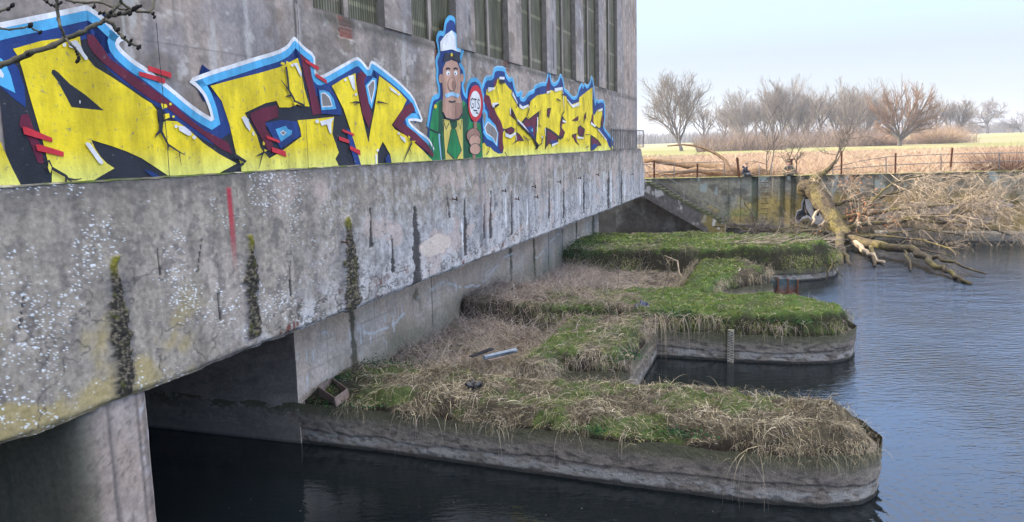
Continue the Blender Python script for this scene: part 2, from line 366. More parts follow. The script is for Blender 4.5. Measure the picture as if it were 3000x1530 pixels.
for a, b_ in WIN:
    q = MB(); q.add([(TW-.16,a,SILL-.05),(TW-.16,b_,SILL-.05),(TW-.16,b_,TOP),(TW-.16,a,TOP)], [(0,1,2,3)]); wo_ = q.build('window', M_glassb, station); q = MB(); q.box(TW-.15,TW-.11,a,a+.05,SILL,TOP-.01); q.box(TW-.15,TW-.11,b_-.05,b_,SILL,TOP-.01); q.box(TW-.155,TW-.1,a+.05,b_-.05,SILL-.0,SILL+.05); q.build('frame', M_frame, wo_)
mb = MB(); e = 41.8                        # the rest of the volume: return wall, roof
mb.box(-18, TW-.32, -12, e, 4.4, TOP+.01); mb.box(-18, TW-.02, e-.4, e+.012, 4.3, TOP+.3); mb.box(-18, TW+.1, -12, e+.05, TOP+.32, TOP+.7)
mb.box(-18, -1.85, -12, 43.5, 3.25, 6.16)
mb.build('building_shell', flat('shell_concrete', (.22,.2,.18), .95, .3, 1.2, .5, .05), station)

# ---- foundation wall under the beam, intake pier
cf2 = conc_any(201, (.44,.335,.25), (.45,.37,.3), (.28,.22,.17))
def found_fn(S, Z):
    C, n1, n2, n3, v = cf2(S, Z)
    C = mixc(C, (.2,.2,.19), sm(.45,.7,fbm(S*.4,Z*.5,211,4))*.6)
    C = mixc(C, (.09,.1,.07), sm(2.2,.9,Z+.8*(n1-.5))*.75*sm(9,12,S))
    for x, z0, z1, wd in ((10.6,.5,3.3,.28),(15.4,.5,3.3,.06),(22.9,.5,3.3,.4),(26,.5,3.3,.35),(28.2,.5,3.3,.12),(33.4,1.6,3.3,.4),(30.6,.5,3.3,.2),(37.2,.5,3.3,.6)):
        mk = streak(S, Z, x, z1, z0, wd, int(x*10)); C = mixc(C, (.05,.048,.028), mk*.85)
    ln = np.abs(Z-2.-.3*np.sin(S*.9)-.25*(fbm(S*1.5,S*0,221,3)-.5)); C = mixc(C, (.5,.5,.49), sm(.05,.015,ln)*sm(.5,.6,fbm(S*1.4,S*0+4,222,3))*.85)
    dr = sm(.66,.74,fbm(S*9,Z*1.4,223,3))*sm(2.3,2.,Z)*sm(1.,1.5,Z)*sm(.5,.6,fbm(S*.7,S*0+8,224,3)); C = mixc(C, (.5,.5,.49), dr*.8)
    C = mixc(C, (.07,.06,.03), sm(.62,.68,fbm(S*1.2+3,Z*2,225,4))*sm(12.5,13.2,S)*sm(15,14,S)*sm(1.5,1.9,Z)*.9)
    for z in (1.0, 1.55, 2.1, 2.65): C = mixc(C, (.2,.16,.12), sm(.018,.006,np.abs(Z-z-.02*n2))*.4*sm(.45,.6,n1))
    for x in np.arange(9.4, 38, 2.35): C = mixc(C, (.15,.12,.09), sm(.02,.006,np.abs(S-x))*.35)
    return np.stack([-1.8+(n2-.5)*.03, S, Z], -1), np.clip(C, .01, .8)
grid('foundation_wall', geo_s(8.1, 38.6, 420), np.linspace(-.5, BZ0+.12, 90), found_fn, M_conc, station, flip=True)
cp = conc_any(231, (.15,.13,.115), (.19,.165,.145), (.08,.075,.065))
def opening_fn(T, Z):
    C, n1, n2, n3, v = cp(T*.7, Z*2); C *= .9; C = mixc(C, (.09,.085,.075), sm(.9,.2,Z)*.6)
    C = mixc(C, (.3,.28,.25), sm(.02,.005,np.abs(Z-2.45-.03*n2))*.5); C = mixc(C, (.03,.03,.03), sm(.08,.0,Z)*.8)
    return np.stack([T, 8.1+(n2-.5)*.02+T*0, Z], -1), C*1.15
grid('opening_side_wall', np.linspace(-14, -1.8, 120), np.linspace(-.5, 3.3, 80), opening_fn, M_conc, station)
mb = MB(); mb.box(-17, -1.83, 8.13, 38.55, -.6, 3.26); mb.box(-14.3,-14,-3,8.1,-.6,3.3); mb.box(-14,-1.9,-6,.9,-.6,3.2)
mb.build('foundation_core', flat('foundation_concrete', (.15,.13,.11), .95, .3, 2), station)
# near intake pier, flush with the beam, near corner rounded
def pierpath():
    P = [(-14., -1.)]+[(-1.4, -1.)]
    for k in range(9):
        a = math.pi/2*k/8; P.append((-1.45+1.37*math.sin(a), .45-1.45*math.cos(a)))
    P = [(-14., .8), (-.3, .8), (-.18, .82), (-.1, .9), (-.08, 1.0)]; P += [(-.08, x) for x in np.linspace(1.1, 2.0, 8)]+[(-.1, 2.01), (-.16, 2.045), (-14., 2.05)]
    return P
def sweep(nm, path, z, fn, mat, parent, step=.06, closed=False):
    path = np.array(path, float)
    if closed: path = np.vstack([path, path[:1]])
    seg = np.hypot(*np.diff(path, axis=0).T); L = np.concatenate([[0], np.cumsum(seg)])
    n = int(L[-1]/step); ll = np.linspace(0, L[-1], n); px = np.interp(ll, L, path[:, 0]); py = np.interp(ll, L, path[:, 1])
    k = 5; ker = np.ones(k)/k
    pxs = np.convolve(np.pad(px, k//2, mode='edge'), ker, 'valid'); pys = np.convolve(np.pad(py, k//2, mode='edge'), ker, 'valid')
    dx = np.gradient(pxs); dy = np.gradient(pys); ln = np.hypot(dx, dy)+1e-9; nx, ny = -dy/ln, dx/ln
    def g(Lg, Zg):
        i = np.clip((Lg/L[-1]*(n-1)).round().astype(int), 0, n-1)
        C, D, Zo = fn(Lg, Zg, pxs[i], pys[i]); return np.stack([pxs[i]+nx[i]*D, pys[i]+ny[i]*D, Zo], -1), C
    return grid(nm, ll, z, g, mat, parent)
def ip_fn(L_, Z, X, Y):
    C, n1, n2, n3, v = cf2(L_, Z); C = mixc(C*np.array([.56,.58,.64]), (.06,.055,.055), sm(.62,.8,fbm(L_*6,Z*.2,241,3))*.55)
    C = mixc(C, (.045,.05,.035), sm(1.25,.8,Y)*.85); C = mixc(C, (.4,.41,.44), sm(.6,.7,fbm(L_*8,Z*5,243,3))*sm(1.6,1.9,Y)*sm(1.7,2.6,Z)*.6)  # side face darkened greenish, its shade put into the colour
    C = mixc(C, (.03,.03,.03), sm(.1,0,Z)*.8)
    for x in (1.02, 1.3, 1.56, 1.8): C = mixc(C, (.09,.08,.075), sm(.012,.004,np.abs(Y-x-.012*(n1-.5)))*.8)
    C = mixc(C, (.06,.055,.05), sm(.6,.7,fbm(L_*14,Z*11,249,4))*.5)
    return C, (n2-.5)*-.015, Z
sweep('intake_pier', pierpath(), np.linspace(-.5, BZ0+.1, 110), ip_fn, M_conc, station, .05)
# iron pins sticking out of the beam
for x, y in ((1470,558),(1558,546),(1632,532),(1692,521),(1745,511),(1508,582),(1848,510),(1325,582),(1000,707),(1565,576)):
    p = loc(ut(x, y)); q = MB(); q.tube([(p[0]-.05,p[1],p[2]),(p[0]+.16,p[1]-.02,p[2]-.03)], .018, 6); q.tube([(p[0]+.12,p[1],p[2]+.05),(p[0]+.14,p[1],p[2]-.07)], .02, 5)
    q.build('iron_pin', flat('rusty_iron', (.06,.035,.025), .9) if 'rusty_iron' not in bpy.data.materials else bpy.data.materials['rusty_iron'], station)
M_rust = bpy.data.materials['rusty_iron']

# ------------------------------------------------------------------ murals (thin paint layers on the facade)
Z1 = lambda x, y: (x/2.1893, y/2.19)
Z2 = lambda x, y: (500+x/2.1893, y/2.19)
Z3 = lambda x, y: (1150+x/2.1893, y/2.19)
def wpts(pts, Z, T=TW):
    out = []
    for p in pts:
        s, z = fac(*Z(*p), T); out.append((s, max(z, 6.17)))
    return out
class Mural:
    def __init__(s): s.mb = MB(); s.k = 0
    def sz(s, pts, c):               # polygon in facade coordinates
        s.k += 1; t_ = TW+.014+.0006*s.k
        bm = bmesh.new(); vs = [bm.verts.new((t_, p[0], p[1])) for p in pts]
        try: f = bm.faces.new(vs)
        except Exception: bm.free(); return
        f.normal_update(); bmesh.ops.triangulate(bm, faces=[f], ngon_method='EAR_CLIP')
        bm.verts.index_update()
        s.mb.add([v.co[:] for v in bm.verts], [tuple(v.index for v in f.verts) for f in bm.faces], PK.index(c)); bm.free()
    def poly(s, Z, c, pts): s.sz(wpts(pts, Z), c)
    def line(s, Z, c, pts, w0, w1=None):  # tapered stroke, widths in metres
        P = np.array(wpts(pts, Z)); s.stroke(P, c, w0, w1)
    def stroke(s, P, c, w0, w1=None):
        w1 = w0 if w1 is None else w1; n = len(P); P = np.array(P)
        d = np.array([P[min(i+1, n-1)]-P[max(i-1, 0)] for i in range(n)]); d /= np.linalg.norm(d, axis=1)[:, None]+1e-9
        nn = np.stack([-d[:, 1], d[:, 0]], 1); ww = np.linspace(w0, w1, n)[:, None]/2
        s.sz([tuple(p) for p in P+nn*ww]+[tuple(p) for p in (P-nn*ww)[::-1]], c)
    def band(s, P, c, a, b):             # band between offsets a and b on the inner side of an open path
        P = np.array(P); n = len(P)
        s.k += 1; t_ = TW+.014+.0006*s.k; off = []
        for i in range(n):
            d1 = P[i]-P[i-1] if i else P[1]-P[0]; d2 = P[i+1]-P[i] if i < n-1 else d1
            d1 = d1/(np.linalg.norm(d1)+1e-9); d2 = d2/(np.linalg.norm(d2)+1e-9)
            n1 = np.array([d1[1], -d1[0]]); n2 = np.array([d2[1], -d2[0]]); m_ = n1+n2; l = np.linalg.norm(m_)
            m_ = n1 if l < 1e-3 else m_/l; off.append(m_/max(.5, m_@n1))
        off = np.array(off); A = P+off*a; B = P+off*b
        V = [(t_, *p) for p in A]+[(t_, *p) for p in B]
        s.mb.add(V, [(i, i+1, n+i+1, n+i) for i in range(n-1)], PK.index(c))
    def blob(s, Z, c, x, y, rx, ry=None, n=12):
        ry = ry or rx; s.poly(Z, c, [(x+rx*math.cos(2*math.pi*i/n), y+ry*math.sin(2*math.pi*i/n)) for i in range(n)])
    def done(s, name, label): return tag(s.mb.build(name, [PC[k] for k in PK], station), label)
def smooth_path(P, it=1):
    P = [np.array(p, float) for p in P]
    for _ in range(it):
        Q = [P[0]]
        for a, b in zip(P[:-1], P[1:]): Q += [a*.8+b*.2, a*.2+b*.8]
        P = Q+[P[-1]]
    return P
m1 = Mural()
sil = [Z1(*p) for p in [(-60,180),(0,165),(150,135),(300,105),(540,52),(560,55),(640,110),(700,170),(785,242),(752,258),(742,290),(770,330),(850,400),(930,450),(1010,515),(1100,585),(1200,670),(1290,735),(1362,775),(1345,700),(1310,610),(1260,550),(1218,520)]] + \
      [Z2(*p) for p in [(200,490),(300,455),(400,425),(540,380),(680,340),(745,305),(784,248),(800,255),(850,310),(915,358),(918,430),(925,480),(945,500),(985,488),(1040,458),(1110,418),(1190,373),(1220,395),(1265,452),(1282,398),(1305,408),(1360,450),(1460,530),(1550,622),(1590,720),(1612,778),(1570,768),(1522,768),(1530,795),(1580,842),(1640,885)]] + [Z3(*p) for p in [(235,905),(262,960),(268,1045)]]
S_ = [fac(x, y, TW) for x, y in sil]; S_ = [(a, max(b, 6.17)) for a, b in S_]
m1.sz(S_+[(S_[-1][0], 6.17), (S_[0][0], 6.17)], 'black')
SB = smooth_path(S_[:-1])
m1.band(SB, 'navy', .1, .36); m1.band(SB, 'cyan', .0, .15); m1.band(SB, 'white', -.035, .03)
# left neighbour: cyan / navy wedge, black
m1.poly(Z1, 'navy', [(-60,300),(30,330),(60,380),(110,440),(150,560),(160,690),(90,640),(0,560),(-60,540)])
m1.poly(Z1, 'cyan', [(-60,370),(0,375),(30,410),(60,480),(92,598),(40,572),(-60,520)])
m1.poly(Z1, 'white', [(-40,430),(0,450),(18,480),(12,502),(-40,480)])
m1.poly(Z1, 'yellow', [(-60,830),(0,920),(30,990),(70,1080),(135,1205),(-60,1215)])
m1.poly(Z1, 'maroon', [(130,735),(175,735),(220,860),(262,960),(272,1050),(235,1045),(180,900),(115,800)])
MA = [(550,222),(592,225),(640,290),(700,380),(800,450),(900,520),(1000,590),(1080,650),(1200,755),(1300,835),(1455,915),(1485,990),(1400,950),(1300,870),(1150,760),(1050,680),(950,630),(850,560),(750,480),(650,400),(590,340),(555,280)]
m1.poly(Z1, 'maroon', MA)
YA = [(75,315),(250,265),(400,245),(505,236),(512,300),(540,360),(600,430),(700,490),(800,555),(900,625),(965,665),(1000,710),(1003,760),(1010,800),(1060,775),(1130,780),(1200,830),(1300,920),(1400,990),(1512,1050),(1400,1112),(1395,1150),(1085,1150),(1085,1137),(1000,1080),(900,1015),(800,970),(700,935),(578,898),(600,950),(640,1010),(680,1050),(727,1080),(640,1130),(565,1175),(325,1200),(325,1100),(300,1040),(270,920),(230,780),(180,610),(130,430),(105,360)]
m1.poly(Z1, 'yellow', YA)
m1.poly(Z1, 'black', [(325,450),(340,448),(365,465),(440,540),(540,610),(658,710),(560,700),(450,688),(420,630),(360,520),(322,472)])
m1.poly(Z1, 'white', [(500,645),(508,645),(508,665),(502,665)])
m1.poly(Z1, 'navy', [(915,1088),(960,1098),(1025,1137),(985,1150),(950,1120)])
# E
m1.poly(Z2, 'maroon', [(822,340),(860,372),(885,400),(900,500),(930,620),(962,730),(905,740),(880,600),(850,480)])
YE = [(247,552),(400,510),(560,470),(690,432),(745,405),(808,373),(830,450),(850,570),(884,684),(840,682),(800,670),(760,690),(690,690),(672,648),(600,663),(468,725),(500,790),(545,870),(570,950),(625,1017),(700,975),(832,877),(825,830),(806,773),(900,765),(1041,750),(1030,860),(1072,980),(1050,1020),(1077,1075),(1077,1100),(450,1130),(440,1050),(410,980),(370,800),(320,650)]
m1.poly(Z2, 'yellow', YE)
m1.poly(Z2, 'maroon', [(500,730),(580,693),(678,676),(684,750),(600,780),(605,830),(630,870),(660,975),(620,968),(580,900),(545,830),(510,770)])
m1.poly(Z2, 'navy', [(597,790),(700,770),(800,780),(830,868),(700,955),(660,900),(620,830)])
m1.poly(Z2, 'cyan', [(665,830),(730,808),(745,830),(772,838),(768,862),(700,910)])
m1.poly(Z2, 'white', [(693,850),(712,836),(737,853),(712,872)]); m1.poly(Z2, 'gray', [(700,852),(712,843),(728,854),(712,864)])
# void between E and K
m1.poly(Z2, 'navy', [(935,560),(1000,540),(1050,610),(1085,700),(1090,740),(960,730)]); 
m1.poly(Z2, 'cyan', [(945,580),(975,580),(1010,595),(1040,640),(1055,700),(960,708)])
m1.poly(Z2, 'white', [(955,595),(985,595),(1015,625),(1032,685),(962,690)]); m1.poly(Z2, 'gray', [(960,603),(982,603),(1008,630),(1025,678),(966,682)])
# K
m1.poly(Z2, 'navy', [(1120,825),(1150,840),(1190,950),(1217,1075),(1180,1075),(1130,900)])
YK = [(1025,552),(1100,505),(1178,470),(1180,520),(1192,600),(1215,720),(1260,915),(1280,800),(1300,700),(1315,600),(1330,488),(1400,540),(1460,590),(1506,642),(1480,700),(1410,802),(1430,830),(1500,870),(1560,920),(1610,965),(1675,1035),(1675,1080),(1412,1080),(1412,1050),(1400,990),(1353,908),(1320,980),(1322,1080),(1217,1080),(1190,980),(1150,850),(1100,700),(1060,620)]
m1.poly(Z2, 'yellow', YK)
m1.poly(Z2, 'maroon', [(1190,478),(1213,455),(1247,480),(1233,530),(1250,620),(1285,745),(1262,822),(1225,740),(1197,600),(1183,530)])
m1.poly(Z2, 'cyan', [(1240,550),(1290,498),(1312,505),(1312,570),(1282,700),(1262,660)])
m1.poly(Z2, 'white', [(1252,552),(1284,514),(1302,517),(1303,565),(1280,668)]); m1.poly(Z2, 'gray', [(1259,556),(1284,524),(1297,524),(1297,562),(1279,648)])
m1.poly(Z2, 'maroon', [(1440,758),(1500,680),(1540,658),(1560,705),(1500,760),(1482,790),(1560,850),(1640,925),(1680,990),(1675,1010),(1600,945),(1500,870),(1418,805)])
m1.poly(Z2, 'navy', [(1368,1015),(1388,985),(1402,1020),(1407,1070),(1375,1070)])
# accents
for Z, qs in ((Z1, [[(935,422),(1085,468),(1088,502),(940,455)], [(878,458),(1045,505),(1047,538),(880,488)], [(130,815),(150,815),(320,885),(322,914),(140,862)], [(215,928),(240,928),(395,975),(395,1006),(225,968)]]),
              (Z2, [[(850,380),(940,430),(938,455),(855,402)], [(918,470),(990,515),(992,540),(920,492)], [(600,868),(685,900),(690,920),(605,890)], [(635,945),(725,970),(732,1008),(640,975)],
                    [(1090,828),(1165,858),(1167,875),(1092,845)], [(1068,875),(1133,898),(1135,922),(1070,900)], [(1138,935),(1205,965),(1208,998),(1140,960)]])):
    for q in qs: m1.poly(Z, 'red', q)
for Z, q in ((Z1, [(420,275),(470,258),(500,290),(520,335),(547,372),(545,385),(530,386),(480,320),(430,305)]), (Z1, [(1130,808),(1170,812),(1210,845),(1215,868),(1195,872),(1135,838)]),
             (Z1, [(530,922),(545,912),(565,925),(648,1040),(640,1056),(620,1048)]), (Z2, [(442,755),(460,745),(485,765),(500,830),(495,842),(470,815)]), (Z2, [(770,408),(800,405),(830,480),(822,496),(790,430)]),
             (Z2, [(945,780),(1035,757),(1018,790),(1018,860),(1005,850),(990,800),(955,808)]), (Z2, [(1125,488),(1165,485),(1172,570),(1168,582),(1155,565)]), (Z2, [(1390,555),(1440,590),(1443,608),(1400,580)]),
             (Z2, [(1460,870),(1490,885),(1500,915),(1488,912),(1465,888)]), (Z2, [(1300,990),(1312,990),(1312,1050),(1303,1050)]), (Z2, [(510,842),(522,850),(522,872),(510,868)])):
    m1.poly(Z, 'white', q)
for Z, x, y, r in ((Z1,395,290,12),(Z1,1113,812,11),(Z1,1230,882,12),(Z2,765,420,9),(Z2,925,780,12),(Z2,1107,515,8),(Z2,1450,607,7),(Z2,1175,607,9),(Z2,1315,965,8),(Z2,1450,857,8)): m1.blob(Z, 'white', x, y, r)
for Z, pl, w0, w1 in ((Z1,[(1003,700),(1015,770),(1012,840)],.1,.07),(Z1,[(1012,840),(985,865),(975,885)],.05,.01),(Z1,[(1012,840),(1060,930),(1130,975),(1143,1060)],.05,.01),(Z1,[(1060,930),(1065,968)],.03,.01),(Z1,[(1130,975),(1167,996)],.02,.01),
    (Z1,[(285,1030),(310,1080),(400,1130),(402,1172)],.05,.03),(Z1,[(400,1130),(420,1155),(440,1165)],.04,.01),(Z1,[(400,1145),(460,1155),(503,1147)],.03,.01),(Z1,[(1490,1000),(1560,1040),(1520,1060)],.07,.04),
    (Z2,[(722,430),(733,500),(740,580),(775,640),(778,690)],.06,.05),(Z2,[(690,515),(740,580)],.015,.04),(Z2,[(745,600),(780,650),(840,680)],.02,.05),(Z2,[(720,620),(755,615)],.02,.04),
    (Z2,[(590,960),(570,990),(545,1085)],.06,.01),(Z2,[(570,985),(530,1003)],.04,.01),(Z2,[(590,980),(610,1000)],.04,.02),(Z2,[(1195,660),(1170,655),(1135,662)],.05,.01),(Z2,[(1180,660),(1165,675)],.03,.01),(Z2,[(1310,655),(1345,660),(1382,670)],.05,.01),
    (Z2,[(1520,885),(1530,920),(1500,985),(1475,1045)],.09,.015),(Z2,[(1515,950),(1532,995)],.04,.01),(Z2,[(330,1115),(450,1050)],.12,.03)):
    m1.line(Z, 'black', pl, w0, w1)
for Z, q in ((Z1,[(1008,665),(1045,672),(1050,690),(1018,702)]),(Z1,[(1025,735),(1060,728),(1065,755),(1030,770)]),(Z1,[(285,1040),(305,1075),(295,1112),(280,1078)]),(Z2,[(690,400),(712,405),(705,420),(683,412)]),(Z2,[(722,392),(737,400),(728,422),(718,408)]),(Z2,[(765,655),(795,665),(775,680)]),(Z2,[(570,905),(583,920),(580,935),(568,930)]),(Z2,[(575,958),(597,965),(583,978)]),(Z2,[(1505,870),(1520,880),(1512,895)]),(Z2,[(1530,905),(1555,905),(1545,915)])):
    m1.poly(Z, 'yellow', q)
m1.blob(Z1, 'yellow', 1068, 670, 9); m1.blob(Z1, 'yellow', 1087, 750, 8)
# formwork joints running through the paint
for pl in ([Z1(1015,560),Z1(1025,700),Z1(1045,900),Z1(1060,1130)], [Z2(797,250),Z2(815,420),Z2(828,600),Z2(845,760),Z2(862,1090)], [Z2(783,0),Z2(795,120),Z2(800,260)], [Z1(975,150),Z1(995,380),Z1(1015,580)]):
    P = [fac(x, y, TW) for x, y in pl]; m1.stroke(P, 'black', .014)
m1.done('graffiti_lettering', 'giant yellow graffiti letters with blue outlines on the left part of the facade')
# ---- second lettering
m2 = Mural(); Z4 = lambda x, y: (1400+x/4.693, 190+y/4.693)
sil2 = [(40,1290),(45,1090),(30,900),(35,760),(45,560),(50,340),(100,190),(200,185),(225,55),(365,62),(378,150),(430,220),(468,190),(500,340),(535,430),(600,375),(572,470),(635,490),(690,400),(765,370),(778,310),(880,268),(935,275),(975,60),(1000,240),(1040,285),(1100,240),(1133,140),(1165,215),(1180,350),(1225,380),(1300,470),(1360,450),(1390,330),(1428,265),(1440,320),(1465,270),(1500,320),(1545,250),(1562,160),(1590,300),(1605,560),(1630,470),(1645,520),(1700,495),(1740,530),(1740,760),(1715,860),(1800,980),(1850,1030),(1862,1060),(1862,1170)]
S2 = [(a, max(b, 6.17)) for a, b in [fac(*Z4(*p), TW) for p in sil2]]
m2.sz(S2+[(S2[-1][0], 6.17), (S2[0][0], 6.17)], 'navy'); SB2 = smooth_path(S2[4:-1]); m2.band(SB2, 'cyan', -.06, .06); m2.band(SB2, 'pale', -.09, -.05)
YP = [(60,1290),(55,1090),(80,1070),(110,1120),(160,1130),(215,1190),(280,1225),(335,1215),(350,1150),(335,1060),(340,930),(365,890),(335,870),(300,760),(250,680),(215,590),(180,560),(170,480),(105,410),(115,335),(220,310),(270,190),(345,190),(365,250),(420,320),(462,355),(455,410),(500,500),(530,540),(550,590),(600,600),(680,545),(690,580),(720,500),(810,420),(910,400),(985,370),(990,345),(1040,360),(1150,325),(1160,410),(1210,440),(1230,510),(1280,550),(1385,510),(1390,450),(1490,370),(1570,310),(1575,680),(1600,690),(1640,620),(1700,600),(1708,680),(1690,850),(1650,880),(1700,950),(1760,1030),(1810,1150),(1850,1110),(1855,1190)]
m2.poly(Z4, 'yellow', YP)
m2.poly(Z4, 'maroon', [(205,270),(235,200),(262,180),(255,240),(235,300),(210,300)]); m2.poly(Z4, 'maroon', [(935,385),(940,290),(972,140),(985,260),(982,365)])
m2.poly(Z4, 'maroon', [(70,500),(75,440),(105,410),(150,430),(172,490),(175,570),(215,590),(250,680),(310,780),(340,880),(335,1060),(350,1150),(320,1200),(285,1160),(275,1000),(280,930),(200,770),(140,700),(150,640),(110,560)])
m2.poly(Z4, 'cyan', [(50,640),(75,590),(120,650),(130,730),(155,745),(240,840),(275,940),(262,1130),(200,1060),(120,1020),(60,930),(90,850)])
m2.poly(Z4, 'white', [(80,860),(130,780),(230,860),(268,940),(250,1110),(200,1010),(110,950)]); m2.poly(Z4, 'gray', [(92,868),(132,795),(222,868),(258,945),(243,1085),(203,1000),(115,940)])
m2.poly(Z4, 'gray', [(60,700),(75,640),(105,690),(95,790),(80,830)])
def acc(out, ins=None, c='maroon', k=.74):
    m2.poly(Z4, 'black', out); ce = np.mean(out, 0); m2.poly(Z4, c, ins or [tuple(ce+(np.array(q)-ce)*k) for q in out])
acc([(430,690),(440,600),(475,660),(525,775),(470,730)]); acc([(355,890),(450,850),(500,880),(490,930),(440,962),(385,950)]); acc([(520,920),(560,950),(600,1000),(625,1050),(540,1050),(455,1105),(510,1050)])
acc([(612,760),(650,715),(690,750),(760,690),(840,630),(830,710),(800,860),(800,930),(790,1060),(700,960),(620,870),(580,810)]); m2.poly(Z4, 'navy', [(615,850),(680,860),(745,840),(745,930),(770,1010),(690,940)]); m2.poly(Z4, 'cyan', [(715,900),(748,870),(748,925)])
acc([(945,600),(1000,590),(985,660),(972,735),(940,700)]); acc([(925,860),(985,885),(1060,940),(1105,980),(1095,1060),(1010,1105),(975,1080),(935,1130),(915,1165)]); m2.poly(Z4, 'navy', [(985,1035),(1085,1045),(1070,1075),(1010,1095)])
acc([(1120,800),(1145,690),(1205,780),(1150,790),(1140,860),(1190,930),(1160,1010),(1125,1030),(1098,1015),(1125,900)]); acc([(1290,760),(1375,700),(1370,770),(1300,775)]); acc([(1365,860),(1395,830),(1460,880),(1445,990),(1400,985),(1365,955)])
acc([(1285,960),(1350,940),(1340,1000),(1355,1060),(1392,1115),(1330,1060),(1310,1010),(1285,985)]); acc([(1445,780),(1440,860),(1450,700),(1480,640),(1478,730)]); acc([(1550,760),(1560,680),(1580,690),(1575,770),(1605,845),(1530,790)])
acc([(1540,960),(1600,1000),(1650,1040),(1695,1110),(1640,1115),(1590,1170),(1540,1185)]); m2.poly(Z4, 'navy', [(1550,1110),(1600,1080),(1640,1110),(1590,1160),(1545,1175)]); acc([(1680,800),(1700,690),(1725,740),(1712,850),(1680,850)])
acc([(690,500),(712,490),(700,560),(685,600)])
for pl, w, w1 in (([(525,780),(600,830),(700,960),(820,1120)], .16, .05), ([(460,390),(530,530)], .14, .05), ([(430,600),(432,690)], .1, .04), ([(555,560),(600,595),(680,560),(690,610)], .12, .05), ([(1040,350),(1150,325),(1160,410),(1170,640)], .14, .05), ([(1380,540),(1290,575),(1215,480)], .14, .06),
  ([(1570,310),(1565,480)], .12, .05), ([(1540,800),(1620,860),(1760,1040)], .13, .05), ([(910,870),(915,980)], .1, .05), ([(805,720),(800,930)], .1, .05), ([(1150,770),(1200,790)], .1, .05), ([(360,960),(430,990),(500,940),(515,1040)], .12, .05), ([(180,560),(260,530)], .14, .05), ([(120,345),(210,325)], .14, .05),
  ([(1700,610),(1640,640)], .12, .05), ([(860,1000),(885,990),(870,1070)], .1, .05), ([(1355,1000),(1440,1010)], .1, .05), ([(275,190),(345,190)], .1, .1), ([(930,385),(985,365)], .1, .05), ([(1000,1110),(1090,1070)], .1, .04)): m2.line(Z4, 'white', pl, w, w1)
for pl, w, w1 in (([(440,600),(525,775),(512,880),(520,1050)], .08, .03), ([(530,790),(700,960),(820,1110),(800,1150),(770,1155)], .08, .04), ([(235,300),(240,370),(265,440),(250,520)], .05, .02), ([(215,575),(270,545)], .09, .05), ([(310,245),(318,390)], .04, .02), ([(278,228),(345,232)], .12, .12),
  ([(530,540),(500,600)], .05, .02), ([(690,600),(660,700),(690,750)], .07, .05), ([(840,630),(830,710),(820,860)], .07, .04), ([(820,820),(860,860)], .05, .02), ([(925,860),(925,1050),(915,1165)], .08, .04), ([(880,985),(860,1080),(810,1120)], .06, .03), ([(765,560),(780,610)], .05, .02), ([(1065,470),(1120,500),(1120,580),(1105,660)], .06, .03),
  ([(1140,405),(1170,420),(1170,640)], .08, .04), ([(1170,640),(1140,690)], .07, .05), ([(1215,560),(1210,640)], .05, .02), ([(1430,440),(1440,560),(1430,640)], .06, .03), ([(1490,370),(1500,540),(1480,640)], .05, .03), ([(1570,440),(1565,690)], .09, .05), ([(1375,770),(1390,840)], .06, .03), ([(1450,880),(1445,1060),(1475,1145),(1510,1110)], .07, .03),
  ([(1600,850),(1650,880)], .08, .04), ([(1475,720),(1500,790)], .05, .02), ([(1690,960),(1670,1030)], .05, .02), ([(1200,1000),(1220,1050),(1245,1010)], .05, .02), ([(600,980),(660,1040),(700,1020)], .05, .02), ([(840,940),(860,1000)], .05, .02), ([(640,1000),(680,1100)], .04, .02), ([(130,1120),(120,1190),(85,1240)], .06, .03), ([(340,1200),(375,1260)], .06, .03), ([(1460,960),(1530,960)], .04, .02)): m2.line(Z4, 'black', pl, w, w1)
m2.done('graffiti_lettering', 'smaller spiky yellow graffiti letters at the right end of the facade')
# ---- painted figure: a plain generic officer holding a paddle lettered GTS
m3 = Mural()
o_ = [(208,1050),(215,940),(225,820),(245,690),(258,640),(300,625),(300,560),(285,500),(290,450),(280,390),(300,350),(295,300),(285,250),(300,222),(330,230),(340,150),(365,120),(395,135),(410,200),(415,260),(440,270),(448,310),(430,370),(425,420),(450,450),(455,500),(440,540),(450,600),(475,640),(478,570),(500,525),(530,518),(555,540),(575,600),(582,700),(575,760),(580,830),(588,1050)]
So = [(a, max(b, 6.17)) for a, b in [fac(*Z3(*p), TW) for p in o_]]
m3.sz(So, 'navy'); m3.band(smooth_path(So[2:-1]), 'cyan', -.1, .02)
m3.poly(Z3, 'green', [(222,1050),(228,940),(235,820),(255,710),(275,660),(310,640),(330,700),(320,830),(335,1050)]); m3.poly(Z3, 'green', [(430,700),(450,640),(475,680),(500,780),(560,790),(572,880),(572,1050),(445,1050)])
m3.poly(Z3, 'dgreen', [(290,660),(315,645),(325,760),(315,860),(330,1050),(310,1050),(300,880),(305,860),(288,850),(292,740)]); m3.poly(Z3, 'dgreen', [(440,700),(470,660),(490,780),(478,830),(480,900),(500,1050),(455,1050),(450,860)])
m3.poly(Z3, 'shirt', [(318,765),(445,765),(450,1050),(335,1050),(325,860)])
m3.poly(Z3, 'dgreen', [(360,775),(410,775),(412,810),(395,830),(375,830)]); m3.poly(Z3, 'green', [(372,830),(400,830),(438,965),(400,1030),(345,975)])
for pl in ([(320,770),(340,830),(358,790)], [(420,790),(430,830),(440,770)], [(372,830),(345,975),(400,1030),(438,965),(400,830)], [(325,760),(322,860),(336,1050)], [(255,880),(250,1010)], [(235,830),(300,860)]): m3.line(Z3, 'black', pl, .04)
m3.poly(Z3, 'pale', [(290,855),(302,865),(298,880),(312,1040),(306,1040),(290,900)]); m3.blob(Z3, 'yellow', 270, 684, 9, 14)
